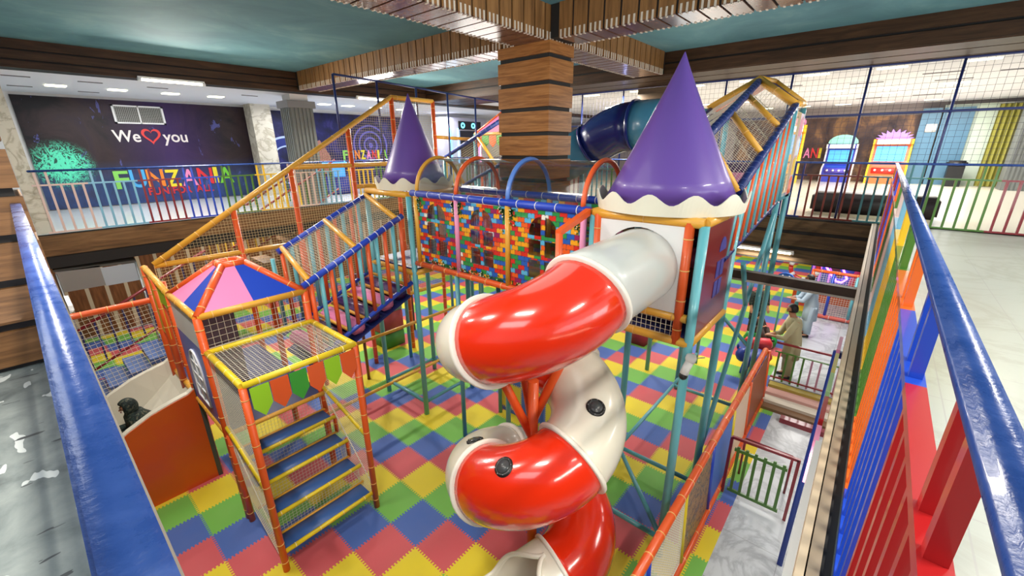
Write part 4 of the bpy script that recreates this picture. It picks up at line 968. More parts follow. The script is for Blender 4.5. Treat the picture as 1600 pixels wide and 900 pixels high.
dx3 = n.ma('SUBTRACT', n.x, 10.6); dz3 = n.ma('SUBTRACT', n.z, 5.3); d3 = n.ma('SQRT', n.ma('ADD', n.ma('MULTIPLY', dx3, dx3), n.ma('MULTIPLY', dz3, dz3)))
rr = n.ma('GREATER_THAN', n.ma('SINE', n.ma('MULTIPLY', d3, 26)), .6); rr = n.ma('MULTIPLY', rr, n.ma('LESS_THAN', d3, 1.0))
c = n.mix(n.ma('MULTIPLY', rr, .6), c, (120, 116, 220))
mural2 = n.out(n.mix(n.ma('MAXIMUM', r1, r2), c, (170, 190, 236)))
MB().box((6.6, MY, U+.02), (12.6, MY+.04, 6.5)).build('print', mural2, t)
MB().prism([(8.0, MY-.01, 5.35), (8.35, MY-.01, 5.5), (8.7, MY-.01, 4.9), (8.75, MY-.01, 4.3), (8.4, MY-.01, 4.2), (8.1, MY-.01, 4.9)], (0, .008, 0)).build('printed_car', M('car_print_brown', (150, 100, 88), .5), t)
for i, (ch, c_) in enumerate(zip('FUNZANIA', lc)):
    txt(ch, .5, (9.25+i*.27, yy, 4.75), ux, uz, MATS['mural_letter_%d' % c_[0]+str(c_[1])], t, 'letter', .008, .015, .22 if ch != 'I' else .09)
# hall wall mural on the right
t = thing('wall_mural', 'dark brown rock mural behind the arcade machines with coloured letters at its left end', 'mural', (24.5, 1, U))
n = NT('rock_mural_print', .5, .3)
g = n.noise(n.comb(0, n.y, n.z), .9, 6, .6, 1)
RM = n.out(n.ramp(g, [(.3, (44, 34, 44)), (.5, (96, 74, 66)), (.62, (150, 112, 78)), (.75, (60, 48, 60))]))
MB().box((24.5, -.75, U), (24.58, 6.0, 6.3)).build('print', RM, t)
for i, (ch, c_) in enumerate(zip('ANIA', lc[4:])):
    txt(ch, .62, (24.47, 2.98-i*.29, 4.6), (0, -1, 0), uz, MATS['mural_letter_%d' % c_[0]+str(c_[1])], t, 'letter', .01, .01, .27 if ch != 'I' else .1)
# ------------------------------------------------------------------ arcade machines
def arcade(lab, x, y, w, h, body, trim, screen, crest, face):
    t = thing('arcade_machine', lab, 'arcade machine', (x, y, U))
    F = lambda dx, dy, dz: (x+dx, y+dy, U+dz)
    pr = [(0, 0), (-.75, 0), (-.75, h*.3), (-.55, h*.36), (-.25, h*.42), (-.1, h*.78), (-.3, h*.8), (-.3, h*.9), (0, h*.9)]
    MB().prism([F(a, -w/2, b_) for a, b_ in pr], (0, w, 0)).build('cabinet', body, t)
    for s in (-1, 1):
        MB().prism([F(a-.02, s*w/2-.03, b_) for a, b_ in pr], (0, .06, 0)).build('side_trim', trim, t)
    MB().prism([F(-.27, -w*.4, h*.45), F(-.27, w*.4, h*.45), F(-.13, w*.4, h*.76), F(-.13, -w*.4, h*.76)], (-.02, 0, 0)).build('screen', screen, t)
    MB().box(F(-.34, -w*.42, h*.8), F(-.3, w*.42, h*.89)).build('marquee', M('lit_marquee', (240, 240, 230), .4, emit=(240, 230, 220), es=.9), t)
    cb = MB().rbox(F(-.78, -w*.42, h*.2), F(-.6, w*.42, h*.33), .03).build('control_panel', face, t)
    for k in range(4): MB().ball(F(-.79, -w*.3+k*w*.2, h*.28), .045, 8).build('button', white, cb)
    st_ = MB(); c = F(-.1, 0, h*.9); k = 9
    po = [F(-.2, -w*.42, h*.9)]
    for i in range(k+1):
        a = PI*i/k; po.append((x-.2, y-w*.5*math.cos(a), U+h*.9+.34*math.sin(a)*1.0+.05))
        if i < k and crest[1]: a += PI/k/2; po.append((x-.2, y-w*.36*math.cos(a), U+h*.9+.22*math.sin(a)+.03))
    po.append(F(-.2, w*.42, h*.9))
    MB().prism(po, (.06, 0, 0)).build('crest', crest[0], t)
    return t
scr = M('lit_game_screen', (60, 140, 210), .3, emit=(70, 150, 220), es=.9)
arcade('blue arcade machine with a rounded mint green top', 24.2, 1.55, 1.05, 1.75, M('arcade_blue', (44, 56, 176), .35, coat=.3), M('arcade_pale_trim', (222, 220, 224), .4), scr, (M('arcade_mint', (150, 214, 196), .4, emit=(120, 200, 190), es=.3), 0), M('arcade_violet', (92, 78, 190), .4))
arcade('orange and red arcade machine with a lilac spiky crest', 24.2, -.1, 1.2, 1.95, M('arcade_orange', (232, 112, 60), .35, coat=.3), M('arcade_yellow', (244, 206, 40), .4), scr, (M('arcade_lilac', (172, 128, 226), .4, emit=(160, 120, 220), es=.3), 1), M('arcade_red', (214, 40, 32), .4))
t = arcade('tall yellow and orange game machine partly hidden behind the top tower post', 22.3, 3.2, .8, 2.6, M('arcade_amber', (240, 160, 40), .35, coat=.3), MATS['arcade_yellow'], scr, (M('arcade_pink_crest', (230, 150, 200), .4), 0), MATS['arcade_orange'])
# claw machine
t = thing('claw_machine', 'white game cabinet with blue and pink neon edges, left of the plank pillar', 'arcade machine', (13.6, 15.2, U))
MB().rbox((12.9, 14.9, U), (15.6, 15.7, 6.45), .05).build('cabinet', M('cabinet_white', (206, 204, 222), .4), t)
MB().box((13.8, 14.87, 4.4), (14.9, 14.9, 5.9)).build('screen', M('dark_screen', (40, 44, 60), .2), t)
for x, c_ in ((13.2, (90, 210, 240)), (13.65, (130, 200, 255)), (15.05, (240, 130, 200))):
    MB().tube((x, 14.86, 4.5), (x, 14.86, 6.0), .03, 8).build('neon_tube', M('neon_%d' % c_[0], c_, .5, emit=c_, es=3), t)
MB().box((13.7, 14.85, 5.95), (15.1, 14.88, 6.3)).build('marquee', M('claw_marquee', (20, 24, 40), .3), t)
for x in (13.95, 14.6): MB().lathe((x, 14.84, 6.12), [(.06, 0), (.12, 0), (.12, .02), (.06, .02)], 16, axis=Matrix(((1, 0, 0), (0, 0, 1), (0, -1, 0)))).build('light_ring', MATS['neon_90'], t)
t = thing('arcade_machine', 'blue glowing game machine seen through the tall net wall', 'arcade machine', (7.7, 14.8, U))
MB().rbox((7.35, 14.6, U), (8.15, 15.2, U+.6), .04).build('base', M('machine_blue', (40, 60, 160), .4), t)
MB().rbox((7.6, 14.7, U+.55), (7.95, 15.0, U+1.0), .03).build('screen_block', scr, t)
MB().rbox((7.2, 14.6, U+.98), (8.3, 15.1, U+1.14), .03).build('lit_header', M('machine_header', (70, 150, 230), .4, emit=(80, 160, 240), es=1.4), t)
# ------------------------------------------------------------------ hall furniture
t = thing('bench', 'long black padded bench behind the far right railing', 'bench', (12.9, 0, U))
MB().rbox((12.25, -1.05, U+.06), (12.95, 1.15, U+.5), .06).build('padded_block', M('black_leather', (34, 24, 26), .45), t)
MB().box((12.28, -1.0, U), (12.92, 1.1, U+.06)).build('plinth', M('cream_plinth', (210, 200, 170), .5), t)
t = thing('waste_bin', 'black swing top waste bin by the pale green wall', 'bin', (23.6, -1.75, U))
MB().prism([(23.4, -2.33, U), (23.9, -2.33, U), (23.9, -1.87, U), (23.4, -1.87, U)], (0, 0, .75)).build('bin_body', black, t)
MB().rbox((23.36, -2.38, U+.75), (23.94, -1.82, U+.95), .06).build('bin_lid', black, t)
t = thing('curtain', 'mustard yellow curtain hanging in the hall right of the bin', 'curtain', (23.9, -3.3, U))
pts = [(23.9+.05*math.sin(i*1.6), -2.75-i*.035) for i in range(20)]
MB().prism([(x, y, U+.02) for x, y in pts]+[(x+.02, y, U+.02) for x, y in pts[::-1]], (0, 0, 2.9)).build('folds', M('mustard_cloth', (150, 146, 66), .8), t)
MB().tube((23.9, -2.7, U+2.95), (23.9, -3.5, U+2.95), .02, 8).build('rod', steel, t)
o = MB().rbox((24.14, -1.27, U+2.0), (24.19, -.95, U+2.3), .01).build('wall_sign', white, None, (24.16, -1.1, U+2.1)); tag(o, 'small white square sign on the light blue door', 'sign')
# security camera on the tower post
t = thing('security_camera', 'white security camera clamped to the turquoise post of the right tower', 'camera', (4.36, 1.2, 2.95))
MB().lathe((4.34, 1.17, 3.0), [(0, -.05), (.05, -.04), (.06, 0), (.05, .04), (0, .05)], 16).build('housing', white, t)
MB().path([(4.34, 1.17, 2.98), (4.29, 1.19, 2.9), (4.27, 1.2, 2.83)], .045, 12).build('camera_head', white, t)
MB().ball((4.262, 1.203, 2.81), .047, 14).build('lens_cap', black, t)
MB().tube((4.36, 1.15, 3.0), (4.42, 1.05, 3.02), .006, 6).build('aerial', steel, t)
# ------------------------------------------------------------------ corridor on the lower right
FY = 1.06
t = thing('padded_fence', 'low net fence with a long orange top sleeve along the edge of the foam mat', 'fence', (5, FY, 0))
MB().pad((2.2, FY-.04, 1.18), (9.3, FY+.02, 1.18), .05, .32).build('top_bar', [orange, tie_o], t)
MB().pad((2.2, FY-.12, .08), (9.3, FY-.1, .08), .04, .5).build('bottom_bar', [orange, tie_o], t)
fs_ = [2.2, 3.3, 4.4, 5.5, 6.6, 7.7, 9.3]
for x, mt in zip(fs_, (bluepad, bluepad, yellow, bluepad, yellow, orange, orange)):
    MB().tube((x, FY-.1, 0), (x, FY-.04, 1.18), .035, 10).build('post', mt, t)
n = NT('patterned_banner', .5, .4)
g = n.noise(n.pos, 9, 4, .7, 1); MB_ = n.out(n.ramp(g, [(.3, (40, 40, 90)), (.45, (170, 130, 80)), (.6, (60, 60, 70)), (.75, (200, 190, 180))]))
for x0, x1, k in ((2.2, 3.3, 'p'), (3.3, 4.4, 'n'), (4.4, 5.5, 'b'), (5.5, 6.6, 'q'), (6.6, 7.7, 'w'), (7.7, 9.3, 'o')):
    P4 = [(x0+.04, FY-.1, .12), (x1-.04, FY-.1, .12), (x1-.04, FY-.05, 1.13), (x0+.04, FY-.05, 1.13)]
    if k == 'n': net(P4, .035, .003, netw, t)
    else: MB().prism(P4, (0, .01, 0)).build('banner_panel', {'p': M('light_blue_banner', (96, 158, 220), .5), 'b': MB_, 'q': M('sky_banner', (70, 110, 190), .5), 'w': M('cream_banner', (226, 196, 170), .5), 'o': M('brown_banner', (150, 80, 50), .5)}[k], t)
# gate
t = thing('metal_gate', 'low gate of green bars in a dark red frame across the corridor', 'gate', (6.1, .45, 0))
GY0, GY1, GX, GH = .06, .90, 6.1, 1.05
rg = MB()
for a, b_ in [((GX, GY0, .02), (GX, GY0, GH+.05)), ((GX, GY1, .02), (GX, GY1, GH)), ((GX, GY0, GH+.03), (GX, GY1, GH))]: rg.obox((V(a)+V(b_))/2, (.02, 0, 0), (V(b_)-V(a))/2, (0, .02, .0) if a[1] == b_[1] else (0, 0, .02))
rg.build('frame', RC['maroon'], t)
for z in (.12, .86): MB().box((GX-.015, GY0+.1, z-.025), (GX+.015, GY1-.06, z+.025)).build('cross_rail', RC['green'], t)
for i in range(6): y = GY0+.14+i*.118; MB().box((GX-.012, y-.02, .1), (GX+.012, y+.02, .92)).build('bar', RC['green'], t)
# barrier behind the gate
t = thing('low_barrier', 'small dark red barrier frame standing behind the green gate', 'barrier', (6.7, .5, 0))
for a, b_ in [((6.7, .15, 0), (6.7, .15, .7)), ((6.7, .8, 0), (6.7, .8, .7)), ((6.7, .15, .7), (6.7, .8, .7))]: MB().tube(a, b_, .018, 8).build('bar', RC['maroon'], t)
# navy bent post
t = thing('bent_post', 'tall navy post bent over at the top beside the near slab edge', 'post', (5.3, -.02, 0))
MB().rbox((5.27, -.05, 0), (5.33, .01, 3.1), .005).build('upright', RC['navy'] if False else M('navy_post_paint', (32, 66, 164), .35), t); MB().box((5.27, -.3, 3.04), (5.33, -.04, 3.1)).build('arm', MATS['navy_post_paint'], t)
# steps and stage front
t = thing('stage_steps', 'stage front of cream, pink and brown blocks with a red bar across the corridor', 'steps', (9.4, .4, 0))
cols = [(9.0, 9.2, .06, M('brown_block', (120, 88, 60), .6)), (9.2, 9.45, .12, M('cream_block', (206, 196, 180), .6)), (9.45, 9.7, .18, M('pink_block', (196, 150, 140), .6)), (9.7, 9.88, .24, M('mustard_block', (160, 140, 60), .6))]
for x0, x1, z, mt in cols: MB().box((x0, -.9, 0), (x1, .95, z)).build('step', mt, t)
MB().box((8.7, -.35, 0), (8.85, .55, .1)).build('red_bar', RC['maroon'], t)
t = thing('stage_railing', 'railing of green and pink bars under a dark red rail at the stage edge', 'railing', (9.95, .4, .25))
MB().box((9.93, -.9, 1.12), (9.97, .98, 1.16)).build('top_rail', RC['maroon'], t); MB().box((9.93, -.9, .92), (9.97, .98, .94)).build('middle_rail', RC['green'], t); MB().box((9.93, -.9, .3), (9.97, .98, .33)).build('bottom_rail', RC['maroon'], t)
for i in range(12): y = .9-i*.15; MB().box((9.935, y-.018, .25), (9.965, y+.018, .93)).build('baluster', RC['green'] if i < 4 else M('rail_dusty_pink', (170, 120, 140), .4), t)
# brown bar across
t = thing('cable_tray', 'brown tray with a white underside crossing above the corridor', 'beam', (6.8, .6, 3.3))
MB().box((6.75, -.12, 3.3), (6.87, 1.62, 3.42)).build('tray', M('brown_tray', (70, 54, 46), .5), t); MB().box((6.74, -.12, 3.27), (6.88, 1.62, 3.3)).build('pale_strip', M('pale_strip', (200, 190, 180), .5), t)
# small coloured boards on the near slab front, seen edge-on
t = thing('shop_sign_strip', 'row of pink, red and yellow boards under the near slab edge', 'sign', (4, -.03, 3))
for i, c_ in enumerate(('pink', 'red', 'green', 'yellow', 'pink')): MB().box((3.1+i*.5, -.045, 2.95), (3.5+i*.5, -.015, 3.2)).build('board', {'pink': pink, 'red': RC['red'], 'green': M('mint_board', (170, 214, 150), .5), 'yellow': M('pale_yellow_board', (226, 216, 130), .5)}[c_], t)
t = thing('purple_stool', 'purple round topped seat at the bottom edge by the light strip', 'stool', (2.95, .12, 0))
MB().lathe((2.95, .12, 0), [(0, 0), (.2, 0), (.22, .3), (.26, .5), (.26, .62), (.2, .7), (0, .72)], 24).build('seat', M('purple_seat', (96, 84, 150), .45), t)
# net fence at the back of the stage
t = thing('net_fence', 'blue and teal posted net fence with a red foot sleeve behind the standing men', 'net', (14.9, 0, .25))
for y, mt in ((.95, orange), (.45, bluepad), (-.1, turq), (-.8, bluepad)): MB().tube((14.8, y, .25), (14.8, y, 1.7), .04, 10).build('post', mt, t)
MB().pad((14.8, .95, .32), (14.8, -1.1, .32), .06, .4).build('foot_bar', [M('faded_red_sleeve', (206, 96, 84), .5), tie_w], t); MB().pad((14.8, .95, 1.68), (14.8, -1.1, 1.68), .045, .4).build('top_bar', [orange, tie_o], t)
net([(14.8, .95, .32), (14.8, -1.1, .32), (14.8, -1.1, 1.68), (14.8, .95, 1.68)], .06, .004, netw, t)
# playground pieces deeper in
t = thing('ring_climber', 'large upright red ring with white bands beyond the stage', 'play ring', (15.8, 1.5, 1.5))
rc_ = V((15.6, 1.25, 1.5)); rg = [(0, .36*math.cos(a), .36*math.sin(a)) for a in [2*PI*i/28 for i in range(29)]]
MB().path([rc_+V(p) for p in rg], .065, 12).build('ring', M('ring_red', (206, 52, 44), .35, coat=.3), t)
for a in (.3, 1.7, 3.4, 4.6, 5.6): d = V((0, .36*math.cos(a), .36*math.sin(a))); e = V((0, -math.sin(a), math.cos(a)))*.05; MB().tube(rc_+d-e, rc_+d+e, .07, 12).build('white_band', white, t)
MB().tube(rc_-V((0, 0, 1.5)), rc_-V((0, 0, .4)), .06, 10).build('stand', tealpole, t)
t = thing('neon_play_panel', 'blue play panel with a slanting violet neon outline beyond the stage', 'play panel', (16.5, .6, .3))
MB().box((16.6, -.05, .9), (16.7, 1.15, 1.95)).build('panel', M('panel_blue', (70, 90, 190), .4), t)
pts = [(16.55, .9, 1.72), (16.55, .85, 1.55), (16.55, .42, 1.0), (16.55, .28, .98), (16.55, .16, 1.12), (16.55, .5, 1.8), (16.55, .9, 1.72)]
MB().path(pts, .03, 8).build('neon_outline', M('neon_violet', (226, 120, 240), .5, emit=(226, 120, 240), es=3), t); MB().prism([(16.57, .78, 1.6), (16.57, .4, 1.1), (16.57, .26, 1.15), (16.57, .56, 1.72)], (.01, 0, 0)).build('brown_inlay', M('inlay_brown', (110, 60, 70), .5), t)
for y in (1.08, .88, .62): MB().box((16.58, y-.03, .9), (16.6, y+.03, 1.95)).build('violet_stripe', M('violet_stripe', (190, 110, 210), .5, emit=(190, 110, 210), es=.5), t)
MB().box((16.6, -1.0, .0), (16.7, 1.5, .9)).build('base', M('panel_orange', (216, 90, 40), .45), t)
t = thing('red_canopy', 'red fabric canopy at the right of the neon play panel', 'canopy', (16.5, -1.2, 1.2))
b = MB(); b.lathe((16.4, -.45, 1.0), [(0, .85), (.3, .75), (.45, .5), (.55, .1), (.56, -.2)], 20).build('canopy_fabric', M('canopy_red', (196, 34, 44), .45), t); MB().tube((16.4, -.45, 0), (16.4, -.45, 1.84), .04, 8).build('pole', steel, t)
t = thing('half_wheel_toy', 'blue half round panel with white studs under the lit tube', 'play panel', (14, 2.2, .9))
hp_ = [(13.2, 1.43+.26*math.cos(PI*i/14), 1.6+.26*math.sin(PI*i/14)) for i in range(15)]
MB().prism(hp_, (.06, 0, 0)).build('panel', M('stud_blue', (36, 104, 200), .4), t)
for a in (.4, 1.2, 2.0, 2.8): MB().ball((13.18, 1.43+.2*math.cos(a), 1.6+.2*math.sin(a)), .02, 8).build('stud', white, t)
MB().tube((13.24, 1.43, 0), (13.24, 1.43, 1.6), .025, 8).build("stand", tealpole, t)
# right edge: things below the hall, seen past the near handrail
t = thing('play_counter', 'red and amber padded counter low at the right edge', 'counter', (12, -3, 0))
MB().rbox((12.2, -4.6, .5), (12.6, -2.45, .95), .05).build('red_block', M('counter_red', (170, 60, 60), .5), t); MB().rbox((12.0, -4.7, .15), (12.7, -2.35, .5), .05).build('amber_block', amber, t); MB().tube((11.9, -4.7, .2), (11.9, -1.6, .2), .06, 10).build('foot_bar', orange, t)
t = thing('ball_pit_net', 'pale blue ribbed dome net at the right behind the near handrail', 'net', (13.2, -2.0, 0))
MB().lathe((13.6, -1.9, 0), [(1.0, .1), (.98, .5), (.8, .95), (.45, 1.25), (.0, 1.35)], 28).build('dome', M('ribbed_blue', (120, 136, 200), .5), t)
sg = MB()
for i in range(9): z = .2+i*.12; sg.lathe((13.6, -1.9, z), [(1.0*math.cos(min(1.4, z*.95))**.5+.01, 0), (1.0*math.cos(min(1.4, z*.95))**.5+.02, .015), (1.0*math.cos(min(1.4, z*.95))**.5+.01, .03)], 28)
sg.build('ribs', M('rib_navy', (60, 70, 130), .5), t)
# ------------------------------------------------------------------ lower left: stair with maroon rails and canopy
t = thing('staircase', 'staircase with maroon handrails and yellow bars behind the tall net wall', 'stairs', (6, 13, 0))
for y in (12.75, 14.0):
    MB().tube((3.1, y, 2.96), (6.6, y, 4.86), .03, 8).build('handrail', RC['maroon'], t)
    MB().tube((3.1, y, 2.1), (6.6, y, 4.0), .025, 8).build('lower_rail', RC['maroon'], t)
    for i in range(17): x = 3.2+i*.2; z = 2.1+(x-3.1)*.543; MB().box((x-.015, y-.015, z), (x+.015, y+.015, z+.84)).build('baluster', RC['yellow'] if i < 12 else RC['green'], t)
b = MB()
for i in range(13): x = 1.2+i*.42; b.box((x, 12.85, .28*i), (x+.42, 13.95, .28*i+.14))
b.build('treads', M('stair_tread_brown', (110, 84, 60), .5), t)
t = thing('staircase', 'lower stairs with maroon rails and navy bars behind the net fence at the white slide', 'stairs', (2, 11, 0))
MB().tube((-.6, 10.9, 1.6), (2.4, 10.9, 3.1), .03, 8).build('handrail', RC['maroon'], t); MB().tube((-.6, 10.9, .75), (2.4, 10.9, 2.2), .025, 8).build('lower_rail', RC['maroon'], t)
for i in range(14): x = -.5+i*.22; z = .8+(x+.6)*.483; MB().box((x-.015, 10.885, z), (x+.015, 10.915, z+.82)).build('baluster', RC['navy'], t)
b = MB()
for i in range(9): x = -.8+i*.36; b.box((x, 11.0, .17*i), (x+.36, 12.0, .17*i+.12))
b.build('treads', M('stair_tread_blue', (70, 100, 160), .5), t)
t = thing('shop_canopy', 'grey canopy with a shiny clear plastic skirt under the far left gallery', 'canopy', (.8, 12.4, 2.4))
MB().prism([(.12, 12.3, 2.86), (1.4, 12.3, 2.8), (1.4, 12.75, 2.9), (.12, 12.75, 2.92)], (0, 0, .05)).build('roof_sheet', M('canopy_dark_grey', (84, 84, 80), .6), t)
MB().box((.14, 12.3, 2.42), (.8, 12.32, 2.86)).build('skirt', M('canopy_skirt_grey', (146, 142, 138), .5), t); MB().box((.8, 12.3, 2.4), (1.38, 12.32, 2.8)).build('clear_skirt', M('canopy_silver', (186, 196, 206), .2), t)
for x in (.14, 1.38): MB().tube((x, 12.3, 0), (x, 12.3, 2.82), .02, 8).build('pole', steel, t)
# ------------------------------------------------------------------ ride-on toys
t = thing('ride_on_animal', 'dark blue padded ride-on animal on the mat behind the fence', 'toy', (10.4, 1.5, 0))
rb = M('toy_blue', (30, 60, 150), .4); 
b = MB(); b.ball((10.5, 1.4, .38), (.4, .2, .2), 18); b.ball((10.15, 1.62, .55), (.17, .15, .17), 14); b.build('body', rb, t)
for dx, dy in ((-.25, -.12), (-.25, .12), (.28, -.12), (.28, .12)): MB().path([(10.5+dx, 1.4+dy, .35), (10.5+dx*1.1, 1.4+dy*1.3, .1), (10.5+dx*1.15, 1.4+dy*1.3, .04)], .08, 10).build('leg', rb, t)
MB().ball((10.05, 1.56, .7), (.05, .03, .07), 8).build('ear', rb, t); MB().ball((10.2, 1.75, .7), (.05, .03, .07), 8).build('ear', rb, t)
t = thing('padded_roll', 'pair of red padded rolls beside the blue ride-on animal', 'toy', (11.2, 1.4, 0))
for z, y in ((.2, 1.32), (.52, 1.36)): MB().path([(10.95, y+.35, z), (10.98, y+.34, z), (11.2, y-.1, z), (11.22, y-.12, z)], .15, 14, rad=[.1, .15, .15, .1]).build('roll', M('toy_red', (204, 50, 60), .4), t)
o = MB().path([(12.0, 1.9, .2), (12.03, 1.88, .2), (12.3, 1.3, .2), (12.32, 1.28, .2)], .2, 16, rad=[.1, .2, .2, .1]).build('padded_roll', M('toy_green', (40, 160, 70), .4), None, (12.1, 1.6, 0)); tag(o, 'green padded roll beyond the red rolls', 'toy')
# ------------------------------------------------------------------ people
skin = M('skin_tone', (176, 122, 92), .55); hairm = M('black_hair', (22, 18, 16), .6)
def skinmesh(name, chains, mat, parent, sub=2, root=0):
    """chains: lists of (point, radius); chains share points to connect. One continuous skinned body."""
    vs, es, rs, idx = [], [], [], {}
    for ch in chains:
        prev = None
        for p, r in ch:
            k = tuple(round(c, 4) for c in p)
            if k not in idx: idx[k] = len(vs); vs.append(V(p)); rs.append(r)
            i = idx[k]
            if prev is not None and prev != i: es.append((prev, i))
            prev = i
    base = V(ORG[parent.name]); me = bpy.data.meshes.new(name); me.from_pydata([v-base for v in vs], es, [])
    o = bpy.data.objects.new(name, me); COL.objects.link(o); o.parent = parent; me.materials.append(mat)
    sk = o.modifiers.new('skin', 'SKIN'); sk.use_smooth_shade = True
    lay = me.skin_vertices[0].data if me.skin_vertices else None
    if lay is None:
        bm = bmesh.new(); bm.from_mesh(me); bm.verts.layers.skin.verify(); bm.to_mesh(me); bm.free(); lay = me.skin_vertices[0].data
    for i, r in enumerate(rs):
        rr = r if hasattr(r, '__len__') else (r, r); lay[i].radius = rr; lay[i].use_root = (i == root)
    ss = o.modifiers.new('sub', 'SUBSURF'); ss.levels = sub; ss.render_levels = sub
    ORG[o.name] = tuple(base); return o
def loft(rings, n=20):
    b = MB(); vs = []
    for c, rx, ry, fx in rings:     # centre, half width (across), half depth, facing angle
        for k in range(n):
            a = 2*PI*k/n; x, y = rx*math.cos(a), ry*math.sin(a); w = 1+.04*math.sin(a*7)
            vs.append(V(c)+V((x*w*math.cos(fx)-y*w*math.sin(fx), x*w*math.sin(fx)+y*w*math.cos(fx), 0)))
    m = len(rings); b.add(vs, [(i*n+k, i*n+(k+1) % n, (i+1)*n+(k+1) % n, (i+1)*n+k) for i in range(m-1) for k in range(n)], 0, True)
    b.add(vs[:n], [list(range(n))[::-1]]); b.add(vs[-n:], [list(range(n))]); return b
def head_parts(t, hc_, face, k=1.0, hair='short', mat=None):
    """face: unit vector looked along"""
    f = V(face).normalized(); s = V((0, 0, 1)).cross(f).normalized(); u = f.cross(s)
    R = Matrix((f, s, u)).transposed(); c = V(hc_)
    P = lambda a, b_, d: c+R @ V((a*k, b_*k, d*k))
    e = MB()
    for sg in (-1, 1): e.ball(P(.088, sg*.034, .012), .012*k, 8)
    e.build('eyes', M('eye_dark', (30, 20, 18), .3), t)
    MB().path([P(.085, -.026, -.052), P(.095, 0, -.055), P(.085, .026, -.052)], .006*k, 6).build('mouth', M('lip_tone', (140, 70, 62), .5), t)
    if hair == 'short':
        hb = MB(); vs = []; n1, n2 = 14, 20
        for i in range(n1+1):
            th = PI*.62*i/n1
            for j in range(n2):
                ph_ = 2*PI*j/n2; x = math.sin(th)*math.cos(ph_); y = math.sin(th)*math.sin(ph_); z = math.cos(th)
                front = max(0, x); zz = z if front < .3 else max(z, .38+.3*(front-.3))
                sc = 1.0 if zz == z else .98
                vs.append(P(.108*x-.008, .092*y, .128*zz*sc+.01))
        hb.add(vs, [(i*n2+j, i*n2+(j+1) % n2, (i+1)*n2+(j+1) % n2, (i+1)*n2+j) for i in range(n1) for j in range(n2)], 0, True)
        hb.build('hair', hairm, t)
def headchain(neck, hc_, face, k=1.0):
    f = V(face).normalized(); c = V(hc_); u = V((0, 0, 1))
    return [(neck, .055*k), (tuple(c-u*.07*k+f*.0), .06*k), (tuple(c), (.088*k, .1*k)), (tuple(c+u*.06*k), (.082*k, .092*k)), (tuple(c+u*.1*k), .05*k)], \
           [(tuple(c), (.088*k, .1*k)), (tuple(c+f*.085*k-u*.01*k), .022*k), (tuple(c+f*.115*k-u*.025*k), .012*k)], \
           [(tuple(c-u*.07*k), .06*k), (tuple(c+f*.055*k-u*.085*k), .035*k)]
def hand(wrist, d, pn, k=1.0, curl=.5):
    """wrist point, finger direction d, palm normal pn"""
    w, d, pn = V(wrist), V(d).normalized(), V(pn).normalized(); s = d.cross(pn).normalized(); ch = []
    palm = w+d*.07*k; ch.append([(tuple(w), .027*k), (tuple(palm), (.036*k, .02*k))])
    for i, (o_, L) in enumerate(((-.03, .062), (-.01, .075), (.01, .07), (.03, .055))):
        a = palm+s*o_*k+d*.02*k; b_ = a+(d*(1-.3*curl)+pn*.3*curl)*L*.5*k; c = b_+(d*(1-curl)+pn*curl)*L*.5*k
        ch.append([(tuple(palm), (.036*k, .02*k)), (tuple(a), .011*k), (tuple(b_), .009*k), (tuple(c), .007*k)])
    a = w+d*.03*k; ch.append([(tuple(w), .027*k), (tuple(w+d*.03*k-s*.035*k), .012*k), (tuple(w+d*.07*k-s*.05*k+pn*.015*k), .009*k)])
    return ch
